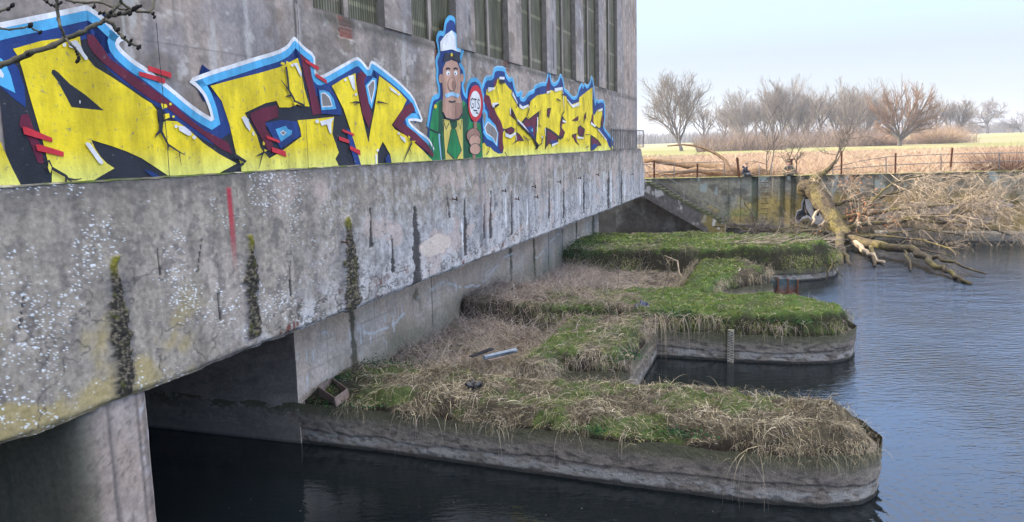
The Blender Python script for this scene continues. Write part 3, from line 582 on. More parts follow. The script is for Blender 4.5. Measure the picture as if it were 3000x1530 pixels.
# head with plain round face, cap
m3.poly(Z3, 'skin', [(315,660),(318,600),(312,520),(318,440),(335,400),(372,385),(410,400),(428,450),(432,530),(428,600),(442,660),(442,730),(420,765),(380,772),(335,760),(315,720)])
m3.poly(Z3, 'dskin', [(395,660),(442,660),(442,730),(420,765),(392,770)]); m3.blob(Z3, 'skin', 304, 505, 14, 30); m3.blob(Z3, 'skin', 440, 500, 12, 28)
m3.blob(Z3, 'white', 350, 470, 12, 15); m3.blob(Z3, 'white', 398, 470, 12, 15); m3.blob(Z3, 'black', 352, 474, 4, 6); m3.blob(Z3, 'black', 396, 474, 4, 6)
m3.line(Z3, 'black', [(335,445),(350,438),(364,444)], .05); m3.line(Z3, 'black', [(385,444),(398,438),(412,445)], .05)
m3.blob(Z3, 'black', 374, 542, 27, 46, 20); m3.blob(Z3, 'skin', 374, 541, 24, 43, 20); m3.blob(Z3, 'dskin', 384, 548, 12, 32); m3.poly(Z3, 'pale', [(326,606),(372,590),(424,606),(414,630),(374,614),(336,630)]); m3.line(Z3, 'black', [(354,650),(374,656),(398,650)], .04)
m3.poly(Z3, 'black', [(316,400),(330,340),(420,345),(432,405),(372,380)]); m3.poly(Z3, 'white', [(300,330),(298,270),(330,225),(372,195),(410,225),(438,280),(432,340),(372,318)]); m3.poly(Z3, 'pale', [(372,195),(410,225),(438,280),(432,340),(400,325),(395,240)])
m3.blob(Z3, 'yellow', 372, 352, 6, 12)
m3.line(Z3, 'black', [(315,720),(335,760),(380,772),(420,765),(442,730)], .05)
# paddle
m3.poly(Z3, 'dskin', [(512,770),(532,770),(536,870),(514,870)]); m3.poly(Z3, 'dskin', [(505,990),(525,990),(525,1040),(508,1040)])
for (cx, cy, rx, ry, c) in ((512,872,47,52,'black'),(512,872,43,47,'dskin'),(520,905,40,42,'black'),(520,905,36,38,'skin'),(522,958,38,38,'black'),(522,958,34,34,'skin')): m3.blob(Z3, c, cx, cy, rx, ry, 20)
m3.line(Z3, 'dskin', [(520,790),(524,880)], .13)
m3.blob(Z3, 'red', 524, 664, 48, 118, 28); m3.blob(Z3, 'white', 522, 668, 36, 84, 28)
for pl in ([(511,640),(503,633),(494,642),(492,672),(499,695),(510,690),(512,668),(503,668)], [(512,636),(530,640)], [(521,640),(521,692)], [(549,645),(540,640),(535,655),(545,672),(550,688),(543,698),(535,692)], [(510,708),(534,712)], [(525,724),(541,729)]): m3.line(Z3, 'black', pl, .04)
m3.done('graffiti_figure', 'painted officer in a green coat holding a red and white paddle lettered GTS')
# ---- ledge railing at the far corner
mb = empty('ledge_railing', ROT, label='short grey bar railing standing on the far end of the concrete beam ledge', cat='railing')
mg = flat('galvanised_steel', (.16,.165,.175), .55, .25, 6, 0, 0, .5, .5)
q = MB(); q.bar((-.03,33.9,7.28),(-.03,43.6,7.28),.05,.05); q.bar((-.03,33.9,6.27),(-.03,43.6,6.27),.04,.04); q.build('rail', mg, mb)
for i in range(21):
    s_ = 33.9+9.7*(i/20); q = MB(); q.bar((-.03,s_,6.2 if s_ < 42.2 else 6.27),(-.03,s_,7.28),.05,.05) if i % 5 == 0 else q.bar((-.03,s_,6.28),(-.03,s_,7.27),.03,.03); q.build('baluster', mg, mb)

# ------------------------------------------------------------------ piers, cross walls, soil
PA = [(-6,8.1),(0,8.1),(3,7.9),(5.5,7.75),(8,7.65),(9.2,7.76),(9.85,8.1),(10.15,8.55),(10.25,9.2),(9.95,10.1),(9.2,10.75),(7.5,11.1),(-6,11.15)]
PB = [(-6,17.35),(7,17.32),(8.8,17.42),(9.8,17.75),(10.35,18.3),(10.55,19.1),(10.3,20.2),(9.6,21.1),(8.2,21.55),(-6,21.6)]
PC3 = [(-6,30.2),(3.5,30.2),(6,30.9),(8.7,31.85),(9.95,32.6),(10.7,33.7),(10.95,35),(10.7,36.8),(9.9,38),(8.5,38.4),(-6,38.45)]
CW1 = [(1.9,11.0),(1.9,17.4),(4.75,17.4),(4.75,12.7),(3.2,12.3),(3.1,11.0)]
CW2 = [(4.5,21.5),(4.5,30.4),(6.4,30.8),(8.0,28.3),(8.0,26.3),(6.3,24.9),(6.3,21.5)]
def pip(T, S, P):
    P = np.array(P); ins = np.zeros(T.shape, bool); d = np.full(T.shape, 1e9); n = len(P)
    for i in range(n):
        a, b = P[i], P[(i+1) % n]; ab = b-a; k = np.clip(((T-a[0])*ab[0]+(S-a[1])*ab[1])/(ab@ab), 0, 1)
        d = np.minimum(d, np.hypot(T-a[0]-k*ab[0], S-a[1]-k*ab[1]))
        c = ((a[1] > S) != (b[1] > S)); dy = b[1]-a[1]
        if abs(dy) > 1e-9: ins ^= c & (T < (b[0]-a[0])*(S-a[1])/dy+a[0])
    return np.where(ins, d, -d)
def Hf(T, S):
    n1 = fbm(T*.9, S*.9, 301, 4)-.5+.5*(fbm(T*.45+3, S*.45, 303, 2)-.5); n2 = fbm(T*3.5, S*3.5, 302, 4)-.5
    wob = .22*(fbm(T*1.6, S*1.6, 307, 3)-.5)
    H = np.full(T.shape, -1.2); 
    def top(P, base, amp, edge, h0=.9):
        dr = pip(T, S, P); d = dr+wob-.08; return np.where(dr > .12+.9*np.clip(fbm(T*2.1+9, S*2.1, 309, 3)-.5, 0, .3), h0+(base-h0)*sm(-.05, edge, d)+amp*n1*sm(0, .5, d)+.2*n2*sm(-.05,.2,d), -1.2)
    gap1 = np.where((S > 11) & (S < 17.4) & (T < 4.6), .35+.45*sm(3.2, -1, T)+.35*n1+.1*n2, -1.2)
    gap2 = np.where((S > 21.4) & (S < 30.8) & (T < 6.2), .55+.3*n1+.12*n2+.15*sm(1,-1.8,T), -1.2)
    for h in (gap1, gap2, top(PA, 1.22, .35, .55, .88), top(PB, 1.42, .3, .42, .78), top(PC3, 1.55, .3, .55, .5), top(CW1, 1.25, .3, .35, .8), top(CW2, 1.3, .25, .5, .75)): H = np.maximum(H, h)
    H = H + np.where(S > 40, 0, 0)
    # heap of soil against the wall on the nearest pier's corner thins out
    H = np.where((T < -.6) & (S < 9.6) & (H > .9), np.minimum(H, .93+.25*sm(8.2, 9.6, S+.3*n1)), H)
    return H
def zones(T, S):                      # weights: green turf, dry straw, bare soil
    n = fbm(T*1.1, S*1.1, 311, 4); n2 = fbm(T*.5+5, S*.5, 312, 3)
    g = .05+.7*sm(.54, .6, n)
    g = np.where((S > 17.2) & (S < 21.7), sm(.35, .5, n)*.9*sm(-.5, 1.5, T)+.05, g)
    g = np.where((S > 17.2) & (S < 21.7) & (T > 4.5), 1., g)
    g = np.where((S > 29.8) & (S < 39), .45+.5*sm(.35, .55, n), g)
    pA = pip(T, S, [(1.6,11.5),(1.4,18),(3.1,18),(3.6,12.4)]); pB = pip(T, S, [(4.7,21),(4.6,32),(6.4,32),(6.6,26.5),(6.4,21)])
    g = np.maximum(g, sm(-.2, .2, np.maximum(pA, pB)))
    g = np.where((S > 21.7) & (S < 30) & (T < 4.4), .03, g); g = np.where((S > 11) & (S < 17) & (T < 1.4), .12*sm(.5, .6, n), g)
    bare = sm(.62, .7, fbm(T*.8+3, S*.8, 313, 4))*.6
    bare = np.maximum(bare, sm(.6, .0, np.hypot((T+1.3)/1.3, (S-8.9)/1.2)-.5)); bare = np.maximum(bare, sm(1.6, .6, np.hypot((T-4)/2.2, (S-28.8)/1.6))*.8)
    return np.clip(g, 0, 1), bare
def soil_fn(S, T):
    H = Hf(T, S); g, bare = zones(T, S); n = fbm(T*9, S*9, 321, 3)
    C = np.zeros(T.shape+(3,))+np.array([.05,.04,.03]); C = mixc(C, (.06,.11,.02), g*.8); C = mixc(C, (.09,.075,.05), (1-g)*sm(.4,.6,n)*.6); C = mixc(C, (.03,.024,.02), bare*.8)
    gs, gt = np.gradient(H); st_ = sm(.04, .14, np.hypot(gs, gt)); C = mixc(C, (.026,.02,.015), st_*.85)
    return np.stack([T, S, H], -1), C
o = grid('silt_ground', np.linspace(7.4, 38.9, 560), np.linspace(-1.83, 11, 260), soil_fn, M_soil, None); o.matrix_world = ROT; tag(o, kind='structure')
def pier_fn(seed, top, ledge, tint=(1,1,1), step_l=None):
    def f(L_, Z, X, Y):
        n1 = fbm(L_*.5, Z*1.5, seed, 5); n2 = fbm(L_*3, Z*5, seed+1, 4); n3 = fbm(L_*16, Z*18, seed+2, 3); lay = fbm(L_*.25, Z*6, seed+3, 3)
        C = np.zeros(L_.shape+(3,))+np.array([.15,.132,.112])*np.array(tint); C = mixc(C, (.2,.18,.155), sm(.45,.7,n1)*.6); C = mixc(C, (.1,.09,.08), sm(.5,.3,fbm(L_*4, Z*4, seed+8, 4))*.5)
        C *= ((.6+.8*n3)*(.93+.14*lay))[..., None]
        moss = sm(top-.42, top-.05, Z+.3*(n1-.5)); C = mixc(C, (.06,.062,.03), moss*.8)
        w_ = sm(.17+.08*n1, .1, Z); C = mixc(C, (.3,.3,.29), sm(.3,.2,Z-.1*n1)*sm(.45,.6,n2+.1)*.5); C = mixc(C, (.02,.02,.018), sm(.09,.03,Z-.05*n2)*.95)
        gr = np.abs(fbm(L_*.9, Z*2.5, seed+5, 5)-.5); C = mixc(C, (.03,.028,.025), sm(.012,.0,gr)*.7*sm(.42,.34,n1))
        pit = sm(.58, .68, fbm(L_*9, Z*11, seed+6, 3))*sm(.7,.5,Z); C = mixc(C, (.05,.045,.04), pit*.55)
        D = (n2-.5)*.03+(n3-.5)*.02 - .03*sm(ledge+.02, ledge-.02, Z+.3*(n1-.5)) -pit*.02
        zt = top+.2*(fbm(L_*1.1, L_*0, seed+7, 4)-.5); Zo = np.minimum(Z, zt)
        return np.clip(C, .01, .8), D, Zo
    return f
LBL = ['long low concrete pier with a rounded nose nearest to the camera, dry grass on top', 'middle concrete pier with bright green turf and a white gauge board on its side', 'farthest turf covered concrete pier beside the fallen tree trunk']
for i, (P, tp, st_) in enumerate(((PA, .93, .05), (PB, .86, .06), (PC3, .6, .08))):
    r = empty('concrete_pier', ROT, label=LBL[i], cat='pier', group='low piers reaching into the water')
    sweep('pier_wall', P[::-1], np.linspace(-.5, tp+.05, 75), pier_fn(401+10*i, tp, .36, (1,.97,.97)), M_rough, r, st_)
    q = MB(); pp = [(p[0]*1.-0, p[1]) for p in P]; c = np.mean(pp, 0); pp = [tuple(c+(np.array(p)-c)*.985) for p in pp]
    q.add([(a, b, tp-.16) for a, b in pp], [tuple(range(len(pp)))]); q.build('pier_top', flat('pier_core', (.1,.09,.08)) if i == 0 else bpy.data.materials['pier_core'], r)
for P, lb in ((CW1, 'short concrete cross wall under grassy path between the near and middle piers'), (CW2, 'concrete cross wall under bright green path between the middle and farthest piers')):
    r = empty('cross_wall', ROT, label=lb, cat='wall')
    sweep('wall_face', P[::-1]+[P[-1]], np.linspace(-.5, .86, 60), pier_fn(451, .82, .5, (1,.97,.93)), M_rough, r, .06)
    c = np.mean(P, 0); q = MB(); q.add([(*(c+(np.array(p)-c)*.97), .7) for p in P], [tuple(range(len(P)))]); q.build('wall_top', bpy.data.materials['pier_core'], r)

# ------------------------------------------------------------------ blades
def blades(name, base, dirs, L, wd, bend, col, mat=M_blade, seg=3, parent=None):
    n = len(base); base = np.asarray(base, float); d = dirs/np.linalg.norm(dirs, axis=1)[:, None]
    side = np.cross(d, rng.normal(size=(n, 3))); side /= np.linalg.norm(side, axis=1)[:, None]+1e-9
    V = np.zeros((n, (seg+1)*2, 3)); p = base.copy()
    for k in range(seg+1):
        ww = (wd*(1-.85*k/seg))[:, None]/2
        V[:, 2*k] = p-side*ww; V[:, 2*k+1] = p+side*ww
        d = d + np.array([0, 0, -1.])*bend[:, None]/seg*(1+k*.6); d /= np.linalg.norm(d, axis=1)[:, None]
        p = p + d*(L/seg)[:, None]
    idx = (np.arange(n)*(seg+1)*2)[:, None]
    q = np.concatenate([idx+np.array([[2*k, 2*k+1, 2*k+3, 2*k+2]]) for k in range(seg)], 1).reshape(-1, 4)
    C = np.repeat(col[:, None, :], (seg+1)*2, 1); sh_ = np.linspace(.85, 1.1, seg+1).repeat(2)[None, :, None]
    return mesh_obj(name, V.reshape(-1, 3), q, mat, parent, col=(C*sh_).reshape(-1, 3))
def l2w(T, S, Z): return P0[None]+U[None]*S[:, None]+N[None]*T[:, None]+np.stack([T*0, T*0, Z], 1)
def rdirs(n, up, spread=1.): 
    a = rng.uniform(0, 2*np.pi, n); return np.stack([np.cos(a)*spread, np.sin(a)*spread, np.full(n, 1.)*up], 1)
def pick(cols, n, jit=.18):
    c = np.array(cols)[rng.integers(0, len(cols), n)]; return c*rng.uniform(1-jit, 1+jit, (n, 1))
STRAW = [(.36,.3,.2),(.43,.37,.25),(.29,.23,.16),(.2,.155,.11),(.4,.34,.23),(.54,.48,.36)]
MAUVE = [(.33,.27,.23),(.4,.33,.28),(.27,.21,.19),(.45,.39,.34)]
GREEN = [(.14,.22,.03),(.2,.3,.04),(.26,.31,.06),(.09,.13,.022),(.34,.33,.12)]
def sample(n, t0, t1, s0, s1, test):
    T = rng.uniform(t0, t1, n); S = rng.uniform(s0, s1, n); H = Hf(T, S); g, b = zones(T, S); k = (H > .05) & test(T, S, H, g, b, rng.uniform(size=n)) & (rng.uniform(size=n) > .8*sm(.05, .13, np.abs(Hf(T+.07, S)-H)+np.abs(Hf(T, S+.07)-H))); return T[k], S[k], H[k]
# short green turf
T, S, H = sample(330000, -1.8, 11, 7.6, 38.5, lambda T, S, H, g, b, r: (r < (g*(1-b*.7))*np.where(S > 22, .5, 1)) & (H > .6))
n = len(T); sc = np.where(S > 25, 1.5, 1.)
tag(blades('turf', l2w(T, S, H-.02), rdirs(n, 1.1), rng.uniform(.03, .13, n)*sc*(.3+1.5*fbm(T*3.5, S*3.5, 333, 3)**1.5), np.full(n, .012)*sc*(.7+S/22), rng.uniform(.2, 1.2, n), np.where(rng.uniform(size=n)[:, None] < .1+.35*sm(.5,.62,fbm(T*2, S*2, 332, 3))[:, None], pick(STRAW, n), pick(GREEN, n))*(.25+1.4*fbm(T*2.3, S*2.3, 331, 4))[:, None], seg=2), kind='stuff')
# matted dry grass lying over the near pier and between the piers
T, S, H = sample(120000, -1.8, 11, 7.6, 21.6, lambda T, S, H, g, b, r: r < (1-g*.72)*(1-b*.75)*np.where((S > 17) & (T > 3.5), .25, 1.))
n = len(T); a = fbm(T*.9, S*.9, 341, 2)*9; dr = rdirs(n, .26); dr[:, 0] += np.cos(a)*.9; dr[:, 1] += np.sin(a)*.9
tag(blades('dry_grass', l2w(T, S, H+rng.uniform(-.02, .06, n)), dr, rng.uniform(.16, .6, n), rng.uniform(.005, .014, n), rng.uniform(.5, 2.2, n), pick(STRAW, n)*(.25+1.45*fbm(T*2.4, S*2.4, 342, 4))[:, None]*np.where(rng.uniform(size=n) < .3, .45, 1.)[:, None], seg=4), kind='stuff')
# mauve reed litter in the silted bay
T, S, H = sample(110000, -1.8, 11, 11.2, 31.5, lambda T, S, H, g, b, r: (r < (1-g)*(1-b*.6)*np.where(S < 17.2, .45, 1)) & (T < 5))
n = len(T); tag(blades('reed_litter', l2w(T, S, H), rdirs(n, .75), rng.uniform(.25, .95, n), rng.uniform(.007, .013, n)*(.75+S/55), rng.uniform(.6, 2.8, n), pick(MAUVE+STRAW[:2], n)*(.4+1.1*fbm(T*1.4, S*1.4, 343, 4))[:, None], seg=5), kind='stuff')
# taller standing stalks near the foundation wall
T, S, H = sample(16000, -1.7, 4.3, 12, 31, lambda T, S, H, g, b, r: (r < .8*sm(3.5, -1.5, T)*(S > 12)))
n = len(T); tag(blades('reed_stalks', l2w(T, S, H), rdirs(n, 1.6), rng.uniform(.4, 1.15, n), rng.uniform(.008, .014, n), rng.uniform(.1, 1.6, n), pick(MAUVE, n), seg=4), kind='stuff')
# tufts hanging over the pier edges
bs = []; ds = []; Ls = []; cs = []; wds = []
for P, tp, cc, dens in ((PA, 1., STRAW, 210), (PB, 1.08, STRAW[:4]+GREEN[:3]+MAUVE, 200), (PC3, 1.05, STRAW+GREEN+GREEN, 200), (CW1, 1.1, STRAW+MAUVE, 200), (CW2, 1.15, STRAW, 110)):
    P = np.array(P)
    for i in range(len(P)):
        a, b = P[i], P[(i+1) % len(P)]; ab = b-a; L_ = np.hypot(*ab)
        if L_ > 20 or abs(ab[0]) < .01 and abs(a[0]+6) < .1: continue
        k = int(L_*dens*1.4); u = rng.uniform(0, 1, k); T = a[0]+ab[0]*u; S = a[1]+ab[1]*u; nrm = np.array([ab[1], -ab[0]])/L_
        if pip(np.array([a[0]+ab[0]*.5+nrm[0]*.1]), np.array([a[1]+ab[1]*.5+nrm[1]*.1]), P)[0] > 0: nrm = -nrm
        ok = (T > -1.7) & (fbm(T*1.6, S*1.6, 351, 3) > .44+.12*rng.uniform(size=k)); T = T[ok]; S = S[ok]; k = len(T)
        if k == 0: continue
        ins = rng.uniform(-.04, .3, k); z = tp+rng.uniform(-.12 if P is not PC3 and len(P) != len(PC3) else -.45, .16, k)-.1*(ins < .05)
        bs.append(l2w(T-nrm[0]*ins, S-nrm[1]*ins, z)); wn = N*nrm[0]+U*nrm[1]
        ds.append(wn[None]*rng.uniform(.3, 1.1, (k, 1))+rng.normal(size=(k, 3))*.75+np.array([0, 0, .3])); Ls.append(rng.uniform(.08, .36, k)*(1+1.6*(rng.uniform(size=k) > .93)))
        cs.append(pick(cc, k)*(.45+.9*fbm(T*2, S*2, 352, 3))[:, None]); wds.append(np.full(k, .007)*(.8+S.mean()/26))
B_ = np.vstack(bs); n = len(B_); tag(blades('hanging_grass', B_, np.vstack(ds), np.concatenate(Ls), np.concatenate(wds), rng.uniform(.6, 3.4, n), np.vstack(cs), seg=5), kind='stuff')
# long trailing stems: nose of the near pier and near side of the middle pier
bs = []; ds = []; Ls = []
for (t_, s_, z_, k, L0) in ((7.9, 7.72, 1.0, 16, 1.25), (5.6,7.8,1.02,10,.7), (4.8, 17.4, 1.3, 110, 1.35), (4.1, 17.4, 1.2, 60, 1.1), (6.1, 17.4, 1.3, 60, .9), (8.6,17.5,1.2,20,.7), (1.2,7.95,1.,10,.6), (3.0,7.9,1,12,.6)):
    bs.append(l2w(t_+rng.normal(size=k)*(.12 if k < 20 else .4), s_+rng.uniform(-.05, .1, k), np.full(k, z_)+rng.uniform(-.1, .1, k))); ds.append((-U)[None]*rng.uniform(.2, 1.1, (k, 1))+N[None]*rng.normal(size=(k, 1))*.9+np.array([0, 0, .2])+rng.normal(size=(k, 3))*.4); Ls.append(L0*rng.uniform(.6, 1.15, k))
B_ = np.vstack(bs); n = len(B_); tag(blades('trailing_stems', B_, np.vstack(ds), np.concatenate(Ls), np.full(n, .013), rng.uniform(1.2, 4.6, n), pick(MAUVE+STRAW, n), seg=7), kind='stuff')
# tussocks: short stiff clumps that break up the turf
T, S, H = sample(5200, -1.6, 10.5, 7.8, 38.3, lambda T, S, H, g, b, r: (r < .75) & (H > .6))
k = 26; n = len(T)*k; rr0 = np.repeat(rng.uniform(.03, .09, len(T)), k); aa = rng.uniform(0, 6.28, n); q_ = np.sqrt(rng.uniform(0, 1, n)); Tt = np.repeat(T, k)+np.cos(aa)*q_*rr0; Ss = np.repeat(S, k)+np.sin(aa)*q_*rr0
dd = np.stack([np.cos(aa)*q_, np.sin(aa)*q_, np.full(n, 1.)], 1)+rng.normal(size=(n, 3))*.25; tl = np.repeat(rng.uniform(.08, .26, len(T)), k); gz = np.repeat(rng.uniform(size=len(T)) < zones(T, S)[0], k)
tag(blades('grass_tussocks', l2w(Tt, Ss, np.repeat(H, k)-.02), dd, tl*rng.uniform(.5, 1.1, n), np.full(n, .009)*(.8+Ss/30), rng.uniform(.4, 2.6, n), np.where(gz[:, None], pick(GREEN, n), pick(STRAW, n))*np.repeat(rng.uniform(.35, 1.2, len(T)), k)[:, None], seg=3), kind='stuff')
# brown bramble canes arching over the slope between the piers and the wall
T, S, H = sample(11000, -1.7, 5.2, 10.6, 31, lambda T, S, H, g, b, r: r < np.where((S > 15) & (S < 22.5), sm(3.6, .5, T), .16*sm(4, 0, T)))
n = len(T); tag(blades('bramble_canes', l2w(T, S, H), rdirs(n, 1.1), rng.uniform(.6, 1.9, n), rng.uniform(.008, .015, n)*(.7+S/40), rng.uniform(1.6, 4.2, n), pick([(.24,.17,.15),(.33,.25,.22),(.15,.1,.09),(.4,.33,.28),(.1,.07,.06)], n), seg=7), kind='stuff')
# ivy-like dark leaves at the wall corners
def leaves(name, cs_, n, sz, cols):
    V = []; Q = []; C = []
    for (t_, s_, z_, rt, rs, rz, k) in cs_:
        T = t_+rng.normal(size=k)*rt; S = s_+rng.normal(size=k)*rs; Z = z_+np.abs(rng.normal(size=k))*rz; p = l2w(T, S, Z); a = rng.normal(size=(k, 3)); a[:, 2] *= .5; a /= np.linalg.norm(a, axis=1)[:, None]; b = np.cross(a, rng.normal(size=(k, 3))); b /= np.linalg.norm(b, axis=1)[:, None]
        z = sz*rng.uniform(.6, 1.3, (k, 1)); V.append(np.stack([p-a*z, p-b*z*.6, p+a*z, p+b*z*.6], 1)); C.append(np.repeat(pick(cols, k)[:, None], 4, 1))
    V = np.vstack(V).reshape(-1, 3); return tag(mesh_obj(name, V, np.arange(len(V)).reshape(-1, 4), M_blade, col=np.vstack(C).reshape(-1, 3)), kind='stuff')
leaves('low_weeds', [(-1.55,9.9,1.05,.1,.5,.06,500),(-1.2,10.9,1.1,.5,.3,.05,350),(-.8,8.25,.95,.5,.12,.04,220),(-1.2,9.0,.98,.25,.25,.03,260),(-1.0,31.3,1.2,.7,.8,.3,3500),(1.2,31.2,1.15,1.5,.4,.15,1500),
    (3.2,18.0,1.25,.5,.25,.08,500),(5.2,17.7,1.25,.4,.2,.1,500),(8.6,17.8,1.2,.4,.2,.08,350),(5.,7.9,1.0,.15,.08,.05,120),(4.7,13.,1.1,.2,.2,.08,250),(6.6,8.,1.05,.3,.1,.05,200),(5.8,47.6,1.6,.8,.3,.3,900)], 0, .03, [(.02,.075,.02),(.03,.1,.03),(.045,.12,.03),(.02,.06,.03)])

# ------------------------------------------------------------------ water
m, t, b = newmat('river_water', .06, .5); b.inputs['Base Color'].default_value = (.004, .007, .009, 1); b.inputs['IOR'].default_value = 1.33; b.inputs['Specular IOR Level'].default_value = .85
a1 = nz(t, 1, 3, .6, sc=(2.4, 6.5, 1)); a2 = nz(t, 1, 2, .5, sc=(.55, 1.1, 1)); cal = nz(t, 1, 2, .5, sc=(.13, .1, 1))
tw_ = t.nodes.new('ShaderNodeTexCoord'); dt_ = t.nodes.new('ShaderNodeVectorMath'); dt_.operation = 'DOT_PRODUCT'; t.links.new(tw_.outputs['Object'], dt_.inputs[0]); dt_.inputs[1].default_value = tuple(N)
op = t.nodes.new('ShaderNodeMapRange'); t.links.new(dt_.outputs['Value'], op.inputs[0]); op.inputs[1].default_value = float(P0@N)+8.5; op.inputs[2].default_value = float(P0@N)+13.; op.inputs[3].default_value = .16   # sheltered water between the piers is calmer
fl = mul(t, ramp(t, cal, [(.38, .4), (.6, 1.)]), op.outputs[0])
bn = t.nodes.new('ShaderNodeBump'); bn.inputs['Strength'].default_value = 1; bn.inputs['Distance'].default_value = .085; t.links.new(mul(t, a1, fl), bn.inputs['Height'])
b2 = t.nodes.new('ShaderNodeBump'); b2.inputs['Strength'].default_value = 1; b2.inputs['Distance'].default_value = .05; t.links.new(mul(t, a2, op.outputs[0]), b2.inputs['Height']); t.links.new(bn.outputs[0], b2.inputs['Normal'])
# rings spreading from the pier nose
tc = t.nodes.new('ShaderNodeTexCoord'); vm = t.nodes.new('ShaderNodeVectorMath'); vm.operation = 'DISTANCE'; t.links.new(tc.outputs['Object'], vm.inputs[0]); vm.inputs[1].default_value = (4.6, 13., 0)
wv = wavy(t, vm.outputs['Value'], 24.); fall = t.nodes.new('ShaderNodeMapRange'); t.links.new(vm.outputs['Value'], fall.inputs[0]); fall.inputs[1].default_value = 2.; fall.inputs[2].default_value = 4.6; fall.inputs[3].default_value = 1.; fall.inputs[4].default_value = 0.
b3 = t.nodes.new('ShaderNodeBump'); b3.inputs['Strength'].default_value = 1; b3.inputs['Distance'].default_value = .004; t.links.new(mul(t, wv, fall.outputs[0]), b3.inputs['Height']); t.links.new(b2.outputs[0], b3.inputs['Normal'])
t.links.new(b3.outputs[0], b.inputs['Normal'])
q = MB(); q.add([W(-60,-40,0), W(-60,160,0), W(50.5,160,0), W(50.5,-40,0)], [(0,1,2,3)]); tag(q.build('water', m), kind='structure')

bs = []
for (x, y, n_, sx_, sy_) in ((1300,1470,9,260,40),(700,1430,4,160,60),(1900,1480,4,200,30)):
    for _ in range(n_): bs.append(uz(x+rng.normal()*sx_, y+abs(rng.normal())*sy_-10, .012))
V = []
for p_ in bs:
    a = rng.uniform(0, 6.28); L_ = rng.uniform(.006, .022); d1 = np.array([math.cos(a), math.sin(a), 0])*L_; d2 = np.array([-math.sin(a), math.cos(a), 0])*L_*.4; V += [p_-d1, p_-d2, p_+d1, p_+d2]
tag(mesh_obj('floating_flecks', V, np.arange(len(V)).reshape(-1, 4), flat('foam_fleck', (.32,.31,.29), .8, .2, 9, 0)), kind='stuff')
# ------------------------------------------------------------------ quay wall
QS = 49.4
def qt(x, y=560): return loc(us(x, y, QS))[0]
def ztop(T): return 4.06+.009*T
SL = [(qt(2203), qt(2221), .3), (qt(2285), qt(2299), .25), (qt(2317), qt(2331), .3)]
def quay_fn(T, K):
    zt = ztop(T); Z = -.5+(zt+.5)*K; n1 = fbm(T*.35, Z*.6, 501, 5); n2 = fbm(T*1.6, Z*1.6, 502, 4); n3 = fbm(T*9, Z*9, 503, 3); v = fbm(T*2.4, Z*.35, 504, 4)
    C = np.zeros(T.shape+(3,))+np.array([.21,.195,.15]); C = mixc(C, (.34,.255,.075), sm(.4,.54,n1)*sm(3.4,2.4,Z)*sm(1.5,4,T)*.8); C = mixc(C, (.085,.075,.068), sm(6.4,5.2,T+Z*1.55-.6)*.92); C = mixc(C, (.2,.21,.19), sm(.5,.62,fbm(T*.8+3,Z*.5,505,4))*.6)  # dark wedge below the stairs is their shadow painted into the wall colour
    C *= ((.6+.8*n3)*(.7+.6*v))[..., None]
    C = mixc(C, (.035,.035,.028), sm(zt-.75*n2-.1, zt-.1*n2, Z)*.75); C = mixc(C, (.05,.048,.04), sm(.56,.7,n2)*.55)
    C = mixc(C, (.28,.34,.33), sm(.62,.72,fbm(T*2,Z*.9,506,4))*sm(2.2,3.4,Z)*.7); C = mixc(C, (.05,.045,.035), sm(.9,.2,Z)*.7)
    for tx in (2135, 2170, 2420, 2500, 2560): C = mixc(C, (.04,.045,.035), sm(.06,.02,np.abs(T-qt(tx)))*.6)
    S = QS+(n2-.5)*.06
    for a, b_, dp in SL:
        ins = sm(a-.03, a+.03, T)*sm(b_+.03, b_-.03, T); S = S+ins*dp; C = mixc(C, (.07,.08,.055), ins*.6)
    C = mixc(C, (.07,.1,.03), sm(.1,.0,np.abs(T-SL[0][0]))*.5)
    # white-grey sprayed patches behind the branches
    for x, y, rx, ry in ((2600,625,1.4,.35),(2720,610,2.,.4),(2830,640,1.5,.45),(2660,680,1.8,.25),(2900,600,1.4,.3)):
        p = loc(us(x, y, QS)); q_ = np.hypot((T-p[0])/rx, (Z-p[2])/ry)+.6*(fbm(T*1.5,Z*2,507,3)-.5); C = mixc(C, (.3,.3,.34), sm(1.,.93,q_)*.85); C = mixc(C, (.02,.02,.03), sm(.09,.04,np.abs(q_-1.))*.8)
    return np.stack([T, S, Z], -1), np.clip(C, .01, .8)
quay = empty('quay_wall', ROT, label='long stained ochre and grey concrete quay wall with iron ladder rungs and sprayed graffiti', cat='wall')
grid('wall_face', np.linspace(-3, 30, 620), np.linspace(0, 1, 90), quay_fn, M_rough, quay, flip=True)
def qtop_fn(T, S):
    C = np.zeros(T.shape+(3,))+np.array([.2,.17,.1]); C = mixc(C, (.12,.15,.02), sm(.45,.55,fbm(T*1.5,S*4,511,4))); return np.stack([T, S, ztop(T)+.04*fbm(T*2,S*3,512,3)-.02], -1), C
grid('wall_coping', np.linspace(-3, 30, 300), np.linspace(QS-.02, QS+1.1, 8), qtop_fn, M_soil, quay)
mq = flat('quay_concrete', (.14,.13,.115), .95, .35, 1.5, .6, .05)
q = MB(); q.box(30, 120, QS, QS+1.2, -.6, 4.3); q.box(-30, -2.99, QS, QS+1.2, -.6, 4.03); q.box(-3, 30, QS+.36, QS+1.2, -.6, 4.0); q.build('wall_body', mq, quay)
def plinth(T, K):
    Z = np.interp(K, [0, .5, .8, 1], [-.4, .5, .58, .6]); S = np.interp(K, [0, .5, .8, 1], [QS-.5, QS-.42, QS-.3, QS+.05])+.05*fbm(T*1.5, K*3, 513, 3); n = fbm(T*3, K*5, 514, 4)
    C = np.zeros(T.shape+(3,))+np.array([.19,.19,.18]); C = C*(.55+.9*n)[..., None]; C = mixc(C, (.02,.02,.02), sm(.08,.02,Z)); return np.stack([T, S, Z], -1), C
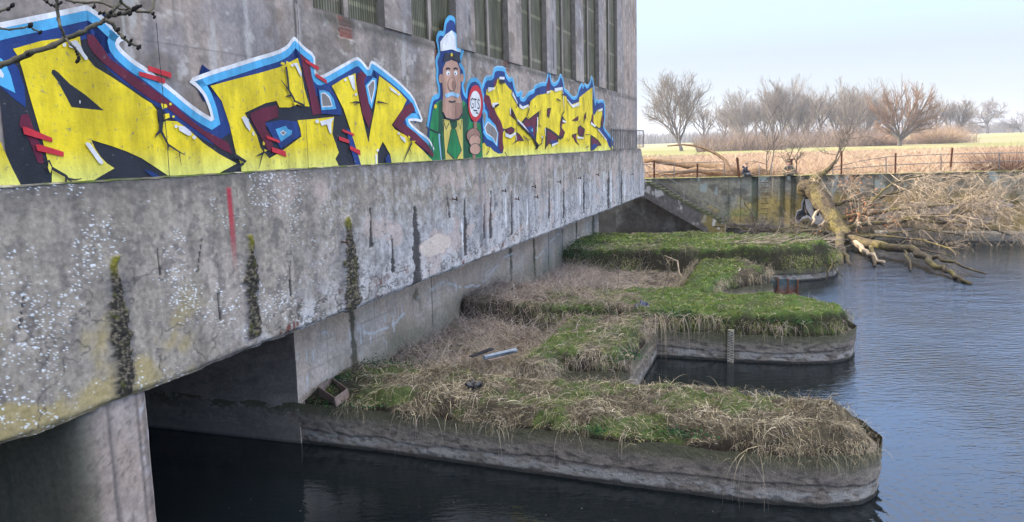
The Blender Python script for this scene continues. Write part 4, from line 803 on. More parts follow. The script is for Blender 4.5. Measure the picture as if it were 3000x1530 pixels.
grid('wall_plinth', np.linspace(qt(2560,700), 60, 500), np.linspace(0, 1, 16), plinth, M_rough, quay)
ty0, ty1 = qt(2230, 600), qt(2250, 600)
for i in range(9):
    z = 3.72-.345*i; q = MB(); q.tube([(ty0,QS+.05,z),(ty0,QS-.12,z),(ty1,QS-.12,z),(ty1,QS+.05,z)], .022, 6); q.build('rung', M_rust, quay)
for x in (2224, 2260):
    q = MB(); tt = qt(x); q.tube([(tt,QS-.1,3.2),(tt,QS-.1,4.85),(tt+.02,QS+.35,4.9)], .025, 6); q.build('handhold', mg, quay)
# sprayed tag on the quay wall left of the trunk
class WallPaint(Mural):
    def poly(s, c, pts):
        P = [loc(us(x, y, QS)) for x, y in pts]; s.k += 1; bm = bmesh.new(); vs = [bm.verts.new((p[0], QS-.045-.004*s.k, p[2])) for p in P]; f = bm.faces.new(vs); f.normal_update(); bmesh.ops.triangulate(bm, faces=[f], ngon_method='EAR_CLIP'); bm.verts.index_update()
        s.mb.add([v.co[:] for v in bm.verts], [tuple(v.index for v in f.verts) for f in bm.faces], PK.index(c)); bm.free()
wp = WallPaint()
for c, pts in (('white',[(2328,640),(2334,617),(2348,612),(2347,595),(2357,575),(2378,577),(2392,590),(2402,625),(2420,645),(2410,662),(2385,655),(2370,638),(2350,642),(2340,655),(2332,652)]),
               ('black',[(2331,640),(2337,620),(2350,615),(2351,598),(2358,580),(2378,580),(2390,592),(2400,626),(2395,640),(2380,640),(2365,630),(2350,636),(2340,650)]),
               ('white',[(2358,584),(2374,582),(2382,615),(2390,630),(2384,636),(2370,622),(2362,612)]), ('white',[(2366,618),(2388,628),(2414,648),(2404,656),(2380,642)]), ('black',[(2356,578),(2378,576),(2379,580),(2356,583)])): wp.poly(c, pts)
for x0, pl in ((2336,[(0,0),(4,9),(8,0)]),(2348,[(1,9),(1,0)]),(2353,[(0,9),(0,0),(5,2),(1,5),(6,9)]),(2363,[(0,9),(0,0),(5,2),(1,5)]),(2373,[(5,0),(0,0),(0,9),(5,9)])):
    for a, b_ in zip(pl[:-1], pl[1:]):
        dx, dy = b_[0]-a[0], b_[1]-a[1]; l = math.hypot(dx, dy); ox, oy = -dy/l*.7, dx/l*.7; A = (x0+a[0], 648+a[1]); B = (x0+b_[0], 648+b_[1])
        wp.poly('black', [(A[0]+ox,A[1]+oy),(B[0]+ox,B[1]+oy),(B[0]-ox,B[1]-oy),(A[0]-ox,A[1]-oy)])
o = wp.mb.build('graffiti_tag', [PC[k] for k in PK], quay); tag(o, 'dark blue and white sprayed graffiti tag')
# ------------------------------------------------------------------ stairs down along the quay
st = empty('staircase', ROT, label='mossy concrete staircase descending along the quay wall with a thin iron handrail', cat='stairs')
SS = 47.9
A = loc(us(1890, 533, SS)); B = loc(us(2133, 664, SS)); Cc = loc(us(2109, 705, SS)); Dd = loc(us(1890, 580, SS))
def side_fn(K, L_):
    Tt = A[0]-.6+(B[0]-A[0]+.6)*K; Tb = Dd[0]-.6+(Cc[0]-Dd[0]+.6)*K; sl = (B[2]-A[2])/(B[0]-A[0]); sb = (Cc[2]-Dd[2])/(Cc[0]-Dd[0])
    zt = A[2]+sl*(Tt-A[0]); zb = Dd[2]+sb*(Tb-Dd[0]); T = Tb+(Tt-Tb)*L_; Z = zb+(zt-zb)*L_; n1 = fbm(T, Z, 521, 4); n2 = fbm(T*5, Z*5, 522, 4); al = fbm(K*12, L_*1.5, 523, 4)
    C = np.zeros(T.shape+(3,))+np.array([.1,.092,.088]); C *= (.55+.9*n2)[..., None]; C = mixc(C, (.05,.055,.03), sm(.8,1.,L_)*.8); C = mixc(C, (.42,.41,.4), sm(.6,.66,al)*sm(.3,.5,L_)*.8); C = mixc(C, (.2,.16,.05), sm(.55,.62,n1)*sm(.7,.8,K)*.8)
    C = mixc(C, (.5,.49,.47), sm(.63,.68,fbm(T*2.2,Z*1.2,524,3))*sm(.6,.8,K)*.8)
    return np.stack([T, SS+(n2-.5)*.04, Z], -1), C
grid('stringer', np.linspace(0, 1, 160), np.linspace(0, 1, 30), side_fn, M_rough, st)
q = MB(); sl = (B[2]-A[2])/(B[0]-A[0]); sb = (Cc[2]-Dd[2])/(Cc[0]-Dd[0]); x0 = Dd[0]-.6
q.add([(x0,SS+.03,Dd[2]-sb*.6),(Cc[0],SS+.03,Cc[2]),(B[0],SS+.03,B[2]-.04),(A[0]-.6,SS+.03,A[2]-sl*.6-.04),(x0,QS-.05,Dd[2]-sb*.6),(Cc[0],QS-.05,Cc[2]),(B[0],QS-.05,B[2]-.04),(A[0]-.6,QS-.05,A[2]-sl*.6-.04)],
      [(0,1,2,3),(7,6,5,4),(0,4,5,1),(1,5,6,2),(2,6,7,3),(3,7,4,0)]); q.build('slab', mq, st)
ms_ = flat('mossy_step', (.085,.09,.05), 1, .5, 4, .6, .03)
ns = 18
for i in range(ns):
    k = i/ns; T0 = A[0]+(B[0]-A[0])*k; z = A[2]+(B[2]-A[2])*k-.02; q = MB(); q.box(T0, T0+(B[0]-A[0])/ns+.02, SS+.25, QS-.06, z-.25, z+.02); q.build('step', ms_, st)
q = MB(); hA = loc(us(1890, 482, SS+.1)); hM = loc(us(2003, 548, SS+.1)); hB = loc(us(2125, 622, SS+.1)); hE = loc(us(2165, 668, SS+.1)); q.tube([hA, hM, hB, hE], .022, 6); q.build('handrail', mg, st)
q = MB(); q.tube([loc(us(1892, 505, SS+.1)), loc(us(2005, 583, SS+.1)), loc(us(2080, 620, SS+.1))], .018, 5); q.build('handrail', mg, st)
for x, ya, yb in ((2004,548,598),(2118,620,662)):
    q = MB(); q.tube([loc(us(x, ya, SS+.1)), loc(us(x, yb, SS+.1))], .028, 6); q.build('post', mg, st)
# concrete slab and block at the foot of the stairs
q = MB(); a = loc(us(2130, 690, 47)); q.box(a[0]+.3, a[0]+2.6, 48.4, 49.3, .2, 1.0); o = q.build('landing_slab', flat('pale_slab', (.06,.058,.05), .9, .3, 3, .5, .03)); o.matrix_world = ROT; tag(o, 'pale concrete slab at the foot of the staircase', 'slab')
q = MB(); q.box(-1.8, 10.0, 38.2, 49.3, -.5, .3); o = q.build('mud_bank', flat('mud', (.05,.042,.035), .95, .5, 2, .9, .1)); o.matrix_world = ROT; tag(o, kind='structure')

# ------------------------------------------------------------------ meadow, reeds
def meadow_z(X, Y):
    D = np.hypot(X, Y); return 3.92+.25*(fbm(X*.03, Y*.03, 601, 3)-.5)*sm(60, 120, D)+sm(180, 700, D)*(1.1+2.4*sm(20, 420, X))
def mead_fn(A_, Rr):
    X = Rr*np.sin(A_); Y = Rr*np.cos(A_); s_ = (X-P0[0])*U[0]+(Y-P0[1])*U[1]; Z = meadow_z(X, Y)
    n = fbm(X*.06, Y*.03, 611, 4); n2 = fbm(X*1.2, Y*1.2, 612, 4); n3 = fbm(X*.015, Y*.012, 613, 3); bd = 150+14*(n-.5)-35*sm(.27,.18,A_)
    C = np.zeros(X.shape+(3,))+np.array([.17,.17,.06]); C = mixc(C, (.25,.21,.11), sm(.45,.65,n)*.6)
    C = mixc(C, (.32,.24,.15), sm(bd+6, bd-6, Rr)); C = mixc(C, (.24,.16,.11), sm(.5,.62,n2)*sm(bd+6,bd-6,Rr)*.7)
    C = mixc(C, (.26,.2,.13), sm(260,330,Rr)*sm(.5,.56,n3)*sm(.62,.5,A_)*.8)
    # shift the first ring onto the back of the quay
    return np.stack([X, Y, Z], -1), C
rr_ = np.concatenate([np.geomspace(44, 400, 240), np.geomspace(410, 5200, 40)])
def mead2(A_, Rr):
    P, C = mead_fn(A_, Rr); s_ = (P[..., 0]-P0[0])*U[0]+(P[..., 1]-P0[1])*U[1]; k = s_ < QS+.9
    P[..., 0] += np.where(k, (QS+.9-s_)*U[0], 0); P[..., 1] += np.where(k, (QS+.9-s_)*U[1], 0); return P, C
tag(grid('meadow', np.linspace(-1.1, 1.35, 420), rr_, mead2, M_soil), kind='structure')
def wedge(n, y0, y1, x0, x1, p=1.6):
    D = (y0**(1-p)+rng.uniform(size=n)*(y1**(1-p)-y0**(1-p)))**(1/(1-p)); px = rng.uniform(x0, x1, n); X = D*(px-1500+25)/F; return X, D
X, Y = wedge(115000, 50, 158, 1840, 3080, 1.9); s_ = (X-P0[0])*U[0]+(Y-P0[1])*U[1]; cl = fbm(X*.25, Y*.25, 621, 3)
k = (s_ > QS+3.6) & (cl > .2) & (rng.uniform(size=len(X)) < sm(.05, .4, cl+.2)); X, Y, cl = X[k], Y[k], cl[k]; n = len(X)
c = pick([(.36,.27,.18),(.3,.21,.145),(.42,.33,.22),(.22,.15,.11),(.34,.23,.17),(.4,.3,.22)], n)
tag(blades('reed_field', np.stack([X, Y, meadow_z(X, Y)], 1), rdirs(n, 1.4), rng.uniform(.35, 1.0, n)*(.75+.5*cl), .012+Y*.00028, rng.uniform(0, 1.4, n), c*(.6+.8*cl)[:, None], seg=3), kind='stuff')
# reddish thicket below the trees
X, Y = wedge(60000, 165, 300, 2020, 2840, .8); cl = fbm(X*.08, Y*.05, 631, 3); pxx = 1475+X/Y*F; k = (cl > .36) & (Y > np.where(pxx > 2280, 232, 200)+np.where(pxx > 2540, 12, 0)) & (rng.uniform(size=len(X)) < sm(2850, 2740, pxx)); X, Y, cl = X[k], Y[k], cl[k]; n = len(X)
tag(blades('undergrowth', np.stack([X, Y, meadow_z(X, Y)], 1), rdirs(n, 2.2), rng.uniform(.6, 10., n)*sm(.3,.6,cl)*(.35+.9*fbm(X*.05, Y*.01, 632, 3))+.7, rng.uniform(.05, .11, n), rng.uniform(-.1, .9, n), pick([(.17,.12,.095),(.22,.155,.12),(.27,.2,.145),(.13,.1,.08)], n), seg=3), kind='stuff')
X, Y = wedge(20000, 850, 1150, 1840, 3080, 1.001); cl = fbm(X*.012, Y*.002, 641, 4); n = len(X)
tag(blades('far_wood', np.stack([X, Y, meadow_z(X, Y)-1], 1), rdirs(n, 3.5), rng.uniform(4, 15, n)*(.5+cl), np.full(n, .9), rng.uniform(0, .5, n), pick([(.1,.085,.07),(.13,.11,.09)], n), seg=2), kind='stuff')

# ------------------------------------------------------------------ bare trees
M_tree = flat('tree_bark', (.11,.095,.08), .95, .35, 1.5, .5, .05); M_twig = flat('twig_bark', (.185,.155,.13), .95, .3, .6, 0)
M_twig2 = flat('warm_twig_bark', (.2,.125,.08), .95, .3, .6, 0)
def grow_tree(seed, H, trunk, fork, spread, lv, gn, crook=.18, trop=.1, rmin=.02, ratio=.62, r0=None):
    rg = random.Random(seed); T = MB(); Cw = MB(); r0 = r0 or H*.028
    def br(p, d, L, r, level):
        k = 4 if level < 2 else 3; pts = [p]; dd = np.array(d)
        for i in range(k):
            dd = dd+np.array([rg.gauss(0, crook), rg.gauss(0, crook), rg.gauss(0, crook*.6)+trop]); dd /= np.linalg.norm(dd); pts.append(pts[-1]+dd*L/k)
        rs = [max(rmin, r*(1-.55*i/k)) for i in range(k+1)]
        (T if level <= 1 else Cw).tube(pts, rs, 6 if level == 0 else (4 if level < 3 else 3), cap=False)
        if level >= lv: return
        for j in range(gn[level]):
            u = (fork if level == 0 else .22)+(1-(fork if level == 0 else .22))*(j+rg.random()*.8)/gn[level]; u = min(u, .99); i = min(int(u*k), k-1); q = pts[i]+(pts[i+1]-pts[i])*(u*k-i)
            dl = pts[i+1]-pts[i]; dl /= np.linalg.norm(dl); ax = np.array([rg.gauss(0, 1) for _ in range(3)]); ax -= dl*(ax@dl); ax /= np.linalg.norm(ax)+1e-9
            an = R(spread[min(level, len(spread)-1)])*(.6+.7*rg.random()); nd = dl*math.cos(an)+ax*math.sin(an); br(q, nd, L*ratio*(1.15-.45*u)*(.75+.5*rg.random()) if level else (H-L*u)*.75*(.7+.45*rg.random()), r*.52 if level else r*.5, level+1)
        return
    br(np.zeros(3), np.array([0, 0, 1.]), H*trunk, r0, 0); return T, Cw
KINDS = {
 'willow': dict(H=20, trunk=.22, fork=.3, spread=(36,32,32,34,36), lv=5, gn=(7,7,6,4,3), crook=.15, trop=.12),
 'tall': dict(H=20, trunk=.3, fork=.12, spread=(22,24,28,32,34), lv=5, gn=(6,6,5,4,3), crook=.13, trop=.13),
 'slim': dict(H=17, trunk=.75, fork=.25, spread=(38,36,34,32), lv=4, gn=(12,5,4,3), crook=.12, trop=.1),
 'pollard': dict(H=16, trunk=.16, fork=.45, spread=(58,32,28,28,28), lv=5, gn=(11,6,4,4,2), crook=.1, trop=.05, r0=.85),
 'oak': dict(H=16, trunk=.3, fork=.45, spread=(66,50,46,42,40), lv=5, gn=(8,6,5,4,2), crook=.26, trop=.0, r0=.6)}
TREES = [  # x, base y, top y, kind, label
 (1997,443,222,'willow','largest spreading bare willow standing alone just right of the building corner',0),
 (2062,433,318,'slim','short slim bare tree close to the right of the largest willow',0), (2125,428,300,'slim','slim bare tree at the left end of the tree row',1),
 (2190,428,266,'willow','round crowned bare tree in the left part of the tree row',1), (2240,426,272,'tall','bare tree with steep boughs right of the round crowned one in the row',0),
 (2288,428,232,'tall','tallest bare tree of the row, left one of the tallest pair',1), (2330,427,240,'tall','bare tree with upright boughs, right one of the tallest pair',0),
 (2368,426,290,'slim','lower bare tree directly right of the tallest pair',0), (2402,428,262,'slim','slim forked bare tree in the middle of the row',1),
 (2440,424,275,'willow','bare tree partly hidden behind the slim forked tree in the middle',1), (2483,428,240,'tall','broad fan shaped bare tree right of the middle of the row',1),
 (2530,424,272,'willow','bare tree between the fan shaped tree and the pollard willow',0), (2150,424,320,'willow','low bare tree behind the left end of the row',1), (2570,420,305,'slim','small bare tree just left of the pollard willow',1),
 (2635,428,246,'pollard','bushy pollard willow with thick short trunk standing on the green meadow',0),
 (2700,414,308,'willow','faded distant tree right behind the pollard willow',1), (2740,410,303,'slim','distant slim tree right of the pollard willow',0), (2778,409,290,'willow','distant leaning bare tree above the tan bush',0),
 (2818,408,293,'slim','distant narrow forked tree left of the oak',1), (2893,396,293,'oak','lone wide crowned oak on the right of the meadow',0), (2992,394,330,'oak','farthest pale tree cut by the right edge of the photo',1), (2610,414,300,'slim','faint tree showing behind the left of the pollard crown',0),
 (2215,424,285,'tall','leaner bare tree between the round crowned tree and the steep boughed one',1),(2265,422,262,'slim','thin bare tree just left of the tallest pair',0),(2308,421,280,'willow','low crowned bare tree behind the tallest pair',0),
 (2350,422,268,'willow','rounded bare tree behind the lower tree right of the pair',1),(2460,421,262,'slim','thin bare tree showing left of the fan shaped tree',1),(2507,421,262,'tall','upright bare tree at the right flank of the fan shaped tree',0),(2550,419,290,'tall','small upright bare tree near the left side of the pollard willow',1),
 (2672,416,300,'tall','faded upright tree close behind the right side of the pollard crown',1),(2165,425,300,'tall','small upright bare tree left of the round crowned tree',0)]
hor = lambda x: 765-F*math.tan(PITCH)/math.cos(ROLL)-(x-1500)*math.tan(ROLL)
proto = {}
for i, (x, yb, yt, kd, lb, var) in enumerate(TREES):
    key = (kd, (var+(i % 3)*(kd in ('willow', 'tall', 'slim'))) if i else 0)
    if key not in proto:
        k = dict(KINDS[kd]); T_, C_ = grow_tree(40+len(proto)*7, **k); nm = {'pollard': 'pollard_willow', 'oak': 'oak_tree'}.get(kd, 'bare_tree')
        tm = T_.build('trunk', M_tree).data; cm_ = C_.build('crown', M_twig2 if kd == 'pollard' else M_twig).data
        zz = np.array([v[2] for v in C_.v]); proto[key] = (nm, tm, cm_, float(np.percentile(zz, 99.7)))
        for o in [o for o in COL.objects if o.data in (tm, cm_)]: bpy.data.objects.remove(o)
    nm, tm, cm_, Ht = proto[key]
    D = 2.45*F/(yb-hor(x)); D = min(max(D, 120), 480)
    for _ in range(12):
        p = ud(x, yb, D); zg = float(meadow_z(p[0], p[1])); D *= 1+ .0 
        q = us(x, yb, 0) if False else None
        d = ray(x, yb); D = D if abs(d[2]) < 1e-4 else np.clip(.5*D+.5*(zg-CZ)/d[2] if d[2] < -1e-4 else D, 110, 560)
    p = ud(x, yb, D); zg = float(meadow_z(p[0], p[1])); ht = CZ+ray(x, yt)[2]*D-zg; sc = 1.05*ht/Ht
    r = empty(nm, Matrix.Translation((p[0], p[1], zg-.1)) @ Matrix.Rotation(i*1.7, 4, 'Z') @ Matrix.Diagonal((sc*(.7 if kd == 'pollard' else 1), sc*(.7 if kd == 'pollard' else 1), sc, 1)), label=lb, cat='tree', group='bare trees beyond the reed field')
    for n_, me in (('trunk', tm), ('crown', cm_)):
        o = bpy.data.objects.new(n_, me); COL.objects.link(o); o.parent = r
# tan bush right of the pollard, dark thicket on the quay at the right edge
def bush(name, p, rad, h, n, wd, cols, label, seed=1):
    a = rng.uniform(0, 6.28, n); q = np.sqrt(rng.uniform(0, 1, n))*rad; b_ = np.stack([p[0]+np.cos(a)*q*.6, p[1]+np.sin(a)*q*.6, np.full(n, p[2])], 1)
    d = np.stack([np.cos(a)*.7*q/rad, np.sin(a)*.7*q/rad, np.ones(n)], 1)+rng.normal(size=(n, 3))*.22; r = empty(name, None, label=label, cat='bush')
    o = blades('twigs', b_, d, h*rng.uniform(.5, 1.1, n), np.full(n, wd), rng.uniform(-.1, .8, n), pick(cols, n), seg=4, parent=r); return r
p = ud(2745, 424, 250); bush('tan_bush', (p[0], p[1], float(meadow_z(p[0], p[1]))), 10, 6.5, 2600, .06, [(.36,.25,.15),(.42,.3,.19),(.3,.2,.13)], 'round tan willow bush right of the pollard willow')
p = ud(2580, 428, 235); bush('tan_bush', (p[0], p[1], float(meadow_z(p[0], p[1]))), 8, 5, 1500, .06, [(.25,.17,.13),(.3,.21,.16)], 'mauve brown bush left of the pollard trunk')
p = us(2960, 505, 52); bush('bramble_bush', (p[0], p[1], 4.0), 3.4, 2.1, 1500, .02, [(.12,.07,.055),(.16,.1,.08),(.2,.13,.1)], 'dark reddish bramble bush behind the railing at the right edge')

# ------------------------------------------------------------------ railings on the quay
def railing(name, label, rails, posts, rust, S=49.75):
    r = empty(name, ROT, label=label, cat='railing', group='railings on the quay wall')
    for pl in rails:
        q = MB(); q.tube([loc(us(x, y, S)) for x, y in pl], .028, 6); q.build('rail', mg, r)
    for x, ya, yb in posts: q = MB(); q.tube([loc(us(x, ya, S)), loc(us(x, yb+3, S))], .032, 6); q.build('post', mg, r)
    for (x0, ya, x1, yb) in rust:
        a = loc(us(x0, ya, S+.02)); b_ = loc(us(x1, yb+3, S+.02)); q = MB(); q.bar(a, b_, .1, .1); q.bar(a+[-.05,-.06,.02], b_+[-.05,-.06,0], .02, .12); q.build('rusty_post', M_rust2, r)
M_rust2 = flat('rusty_steel', (.13,.055,.03), .9, .4, 8, .4, .01)
railing('quay_railing', 'two rail grey railing with rusty posts between the building and the ladder', [[(1880,482),(1990,478),(2122,474)],[(1880,505),(2000,502),(2122,498)]], [(1975,479,523),(2122,474,516)], [(1917,470,1917,526),(2044,480,2043,520),(2161,463,2167,517)])
railing('quay_railing', 'long sagging grey railing with rusty posts right of the fallen trunk', [[(2436,492),(2520,472),(2595,460),(2756,452),(2900,449),(3040,446)],[(2436,497),(2595,485),(2756,477),(3040,471)]], [(2596,460,506),(2757,452,500),(2928,448,497),(2440,492,510)], [(2466,443,2465,510),(2624,449,2623,506),(2790,433,2784,500)])
r = empty('steel_post', ROT, label='rusty post with a short cross piece behind the person in beige', cat='post'); q = MB(); a = loc(us(2318,466,50.3)); b_ = loc(us(2318,514,50.3)); q.bar(a, b_, .12, .1); q.build('shaft', M_rust2, r); q = MB(); q.bar(loc(us(2308,467,50.2)), loc(us(2328,467,50.2)), .06, .06); q.build('cross_piece', M_rust2, r)

# ------------------------------------------------------------------ fallen trees
M_bark2, t, b = newmat('rough_bark', .95, .2); n_ = nz(t, 7, 8, .7); f_ = ramp(t, n_, [(.32, .35), (.68, 1.5)]); ms = ramp(t, nz(t, .9, 4, .6), [(.4, (.09,.07,.052)), (.64, (.165,.14,.055))])
t.links.new(mul(t, ms, f_), b.inputs['Base Color']); bump(t, b, n_, 1., .12); M_twg = flat('dry_twig', (.36,.29,.215), .9, .35, 3, .3, .01); M_lit = flat('bare_wood', (.32,.255,.185), .85, .3, 4, .3, .01)
def twig(mbx, p, d, L, r, rg, crook=.35, lv=0, pull=None, n=3):
    k = 4; pts = [p]; dd = np.array(d, float)
    for i in range(k):
        dd = dd+np.array([rg.gauss(0, crook) for _ in range(3)])*.5+(0 if pull is None else np.array(pull)); dd /= np.linalg.norm(dd)+1e-9; pts.append(pts[-1]+dd*L/k)
    mbx.tube(pts, [max(.007, r*(1-.6*i/k)) for i in range(k+1)], 4 if r > .02 else 3, cap=False)
    if lv > 0:
        for j in range(n):
            i = rg.randint(1, k-1); a = pts[i+1]-pts[i]; a /= np.linalg.norm(a); b_ = np.array([rg.gauss(0, 1) for _ in range(3)]); nd = a*.8+b_*.45
            twig(mbx, pts[i]+(pts[i+1]-pts[i])*rg.random(), nd, L*.6*(.6+.7*rg.random()), r*.55, rg, crook, lv-1, pull, n)
def wl(pl): return [us(x, y, s) for x, y, s in pl]
ft = empty('fallen_tree', at(us(2400, 560, 48.9)), label='huge fallen tree leaning over the quay wall with its bare crown spread in the water', cat='tree')
inv = ft.matrix_world.inverted()
def rel(pts): o_ = np.array(ft.location); return [np.asarray(p)-o_ for p in pts]
q = MB(); tr = rel(wl([(2343,547,48.75),(2372,552,48.5),(2397,572,48.),(2418,603,47.2),(2440,640,46.3),(2462,672,45.5),(2487,703,44.6)])); TR = []; RR = []
for i in range(len(tr)-1):
    for j in range(8): TR.append(tr[i]+(tr[i+1]-tr[i])*j/8); RR.append(np.interp(i+j/8, range(7), [.42,.52,.53,.5,.46,.43,.38]))
q.tube(TR, RR, 40)
# roughen bark
v = np.array(q.v); iv = np.arange(len(v)); ce = np.array(TR)[iv//40]; aa = 2*np.pi*(iv % 40)/40; nn_ = fbm(np.cos(aa)*5+9+(iv//40)*.07, np.sin(aa)*5+9+(iv//40)*.05, 701, 4)-.5+.6*(fbm((iv//40)*.3, np.cos(aa)*1.5+5, 702, 3)-.5); v = ce+(v-ce)*(1+.55*nn_[:, None]); q.v = [tuple(x) for x in v]
tko = q.build('trunk', M_bark2, ft, smooth=True)
mo = MB(); mo.tube(rel(wl([(2384,520,49.3),(2410,510,49.4),(2434,490,49.6),(2447,470,49.8)])), [.3,.2,.14,.08], 8); mo.tube(rel(wl([(2372,548,48.7),(2390,527,49.1),(2400,515,49.3)])), [.4,.36,.26], 10); mo.build('broken_fork', M_bark2, ft)
LIMBS = [([(2480,700,44.8),(2550,712,42.5),(2603,725,41),(2672,731,39.8),(2702,750,38.3),(2733,777,36.2),(2771,792,35.2),(2809,819,33.4),(2845,832,32.6)], .27, .07), ([(2690,740,39),(2735,755,37.8),(2771,765,37),(2824,781,36),(2889,802,34.8)], .13, .04),
 ([(2495,700,44.2),(2520,725,42.5),(2545,745,40.5),(2590,768,38.)], .2, .09), ([(2553,716,42.5),(2560,745,40),(2562,780,37.2)], .14, .08), ([(2460,690,44.6),(2466,735,41),(2463,780,37.6)], .3, .12), ([(2464,735,41),(2480,755,39.4),(2497,781,37.4)], .16, .08),
 ([(2652,735,40),(2662,760,38),(2668,792,36)], .08, .05), ([(2600,722,41),(2700,727,40.5),(2790,752,39)], .08, .03), ([(2470,690,45),(2500,700,44.8),(2560,690,45.3),(2700,700,45),(2810,745,42)], .12, .03),
 ([(2413,610,47),(2393,625,46.6),(2378,660,46)], .12, .07), ([(2432,643,46.4),(2415,655,45.8),(2398,663,45.6)], .07, .05),
 ([(2430,600,47.4),(2500,590,47.6),(2580,580,47.8),(2640,560,48),(2720,548,48.2)], .13, .04), ([(2450,640,46.4),(2540,628,47),(2640,612,47.3),(2760,600,47.5),(2900,590,47.8)], .16, .05),
 ([(2470,672,45.6),(2560,655,46.4),(2680,645,46.8),(2820,655,47),(2960,690,46.8)], .15, .04), ([(2470,670,46),(2560,590,47.4),(2600,545,48),(2650,523,48.6),(2700,520,48.6)], .09, .03), ([(2640,640,46.8),(2780,630,47),(2860,575,47.6),(2900,530,48.2)], .08, .02),
 ([(2800,640,46.8),(2880,610,47.4),(2960,590,47.8),(3040,585,48)], .09, .03), ([(2470,690,45.2),(2580,690,46),(2700,670,46.6),(2850,700,46.6)], .1, .03), ([(2540,600,47.4),(2500,555,48.2),(2480,575,48.2),(2470,588,48)], .05, .02),
 ([(2450,690,44.2),(2380,676,43),(2300,680,42),(2200,672,41.5),(2090,664,41)], .11, .04), ([(2420,680,43.6),(2330,664,42.6),(2240,676,41.8),(2150,655,41.4)], .08, .03), ([(2217,703,40.5),(2212,665,41),(2196,620,41.2),(2180,590,41.4)], .065, .025), ([(2340,700,41),(2290,675,41.6),(2225,665,41.8)], .04, .02)]
rg = random.Random(11); M_gt = flat('grey_twig', (.17,.14,.115), .9, .3, 3, 0)
for li, (pl, ra, rb) in enumerate(LIMBS):
    P = rel(wl(pl)); k = len(P); Q = []
    for i in range(k-1):
        for j in range(3): Q.append(P[i]+(P[i+1]-P[i])*j/3+(np.array([rg.gauss(0, 1) for _ in range(3)])*.05 if (i+j) else 0))
    Q.append(P[-1]); q = MB(); q.tube(Q, list(np.linspace(ra, rb, len(Q))), 8 if ra > .1 else 6); lo_ = q.build('limb', M_lit if li in (2, 9, 10) else M_bark2, ft, smooth=True); tw = MB()
    dens = {11: 13, 12: 17, 13: 15, 14: 14, 15: 14, 16: 16, 17: 9, 18: 5, 19: 26, 20: 22, 21: 4, 22: 10, 8: 8, 7: 4}.get(li, 2)
    for _ in range(dens):
        i = rg.randint(1 if li < 19 else 0, len(Q)-2); a = Q[i+1]-Q[i]; a /= np.linalg.norm(a); sd = 1
        d = a*.7+np.array([rg.gauss(0, .5), rg.gauss(0, .4), rg.gauss(.1, .55)]); big = 11 <= li <= 17
        twig(tw, Q[i], d, (rg.uniform(1.3, 3.) if big else rg.uniform(.5, 1.3)), .024 if big else .02, rg, .42, 3 if big else 2, (.07, -.02, -.08) if big else None, 4 if big else 3)
    if tw.v: tw.build('twigs', M_twg if 11 <= li <= 17 else M_gt, lo_)
# clumps of withered brown leaves still on the tree
V = []; C_ = []
for (x, y, s, k, rr) in ((2495,633,46.5,90,.35),(2515,650,46.3,110,.4),(2530,610,47,60,.35),(2570,625,47,50,.4),(2480,530,48.4,70,.35),(2520,545,48.3,60,.5),(2618,655,46.5,40,.3),(2400,690,44,30,.3),(2380,700,43,25,.3),(2540,570,48,50,.5)):
    p = np.array(us(x, y, s))-np.array(ft.location)+rng.normal(size=(k, 3))*rr; a = rng.normal(size=(k, 3)); a /= np.linalg.norm(a, axis=1)[:, None]; b_ = np.cross(a, rng.normal(size=(k, 3))); b_ /= np.linalg.norm(b_, axis=1)[:, None]
    V.append(np.stack([p-a*.06, p-b_*.035, p+a*.06, p+b_*.035], 1)); C_.append(np.repeat(pick([(.4,.16,.07),(.3,.13,.06),(.45,.22,.1)], k)[:, None], 4, 1))
V = np.vstack(V).reshape(-1, 3); mesh_obj('withered_leaves', V, np.arange(len(V)).reshape(-1, 4), M_blade, ft, col=np.vstack(C_).reshape(-1, 3))
# second fallen trunk lying behind the left railing
ft2 = empty('fallen_dead_tree', at(us(2100, 500, 53)), label='dead split trunk lying behind the left railing with one branch arching up', cat='tree'); o2 = np.array(ft2.location)
q = MB()
for pl, ra, rb, n_ in (([(2232,512,52),(2180,508,52.5),(2110,496,53),(2040,486,53.5),(1975,478,54),(1890,468,54.5)], .5, .16, 10), ([(2150,508,52.3),(2080,500,52.8),(2010,500,53.2),(1900,512,53.5)], .32, .1, 8), ([(2060,492,53.3),(1990,508,52.6),(1930,515,52.4)], .2, .06, 7), ([(2120,498,52.9),(2020,478,53.8),(1930,472,54.4),(1880,474,54.6)], .16, .05, 6)):
    P = [np.array(us(*p))-o2 for p in pl]; Q = []
    for i in range(len(P)-1):
        for j in range(3): Q.append(P[i]+(P[i+1]-P[i])*j/3+rng.normal(size=3)*.05)
    Q.append(P[-1]); q.tube(Q, list(np.linspace(ra, rb, len(Q))), n_)
q.build('trunk', flat('dead_wood', (.17,.115,.075), .95, .45, 4, .9, .06), ft2, smooth=True)
q = MB(); P = [np.array(us(*p))-o2 for p in [(2150,505,52.4),(2135,490,52.6),(2125,470,52.9),(2100,452,53.2),(2070,438,53.4),(2040,428,53.6),(2000,424,53.8),(1955,428,54)]]; q.tube(P, list(np.linspace(.17, .045, len(P))), 6); rgx = random.Random(3)
for _ in range(8): i = rgx.randint(4, 6); twig(q, P[i], np.array([rgx.gauss(-.5,.5), rgx.gauss(0,.4), rgx.gauss(.1,.4)]), .7, .02, rgx, .4, 1)
q.build('arching_branch', bpy.data.materials['dead_wood'], ft2)
q = MB()
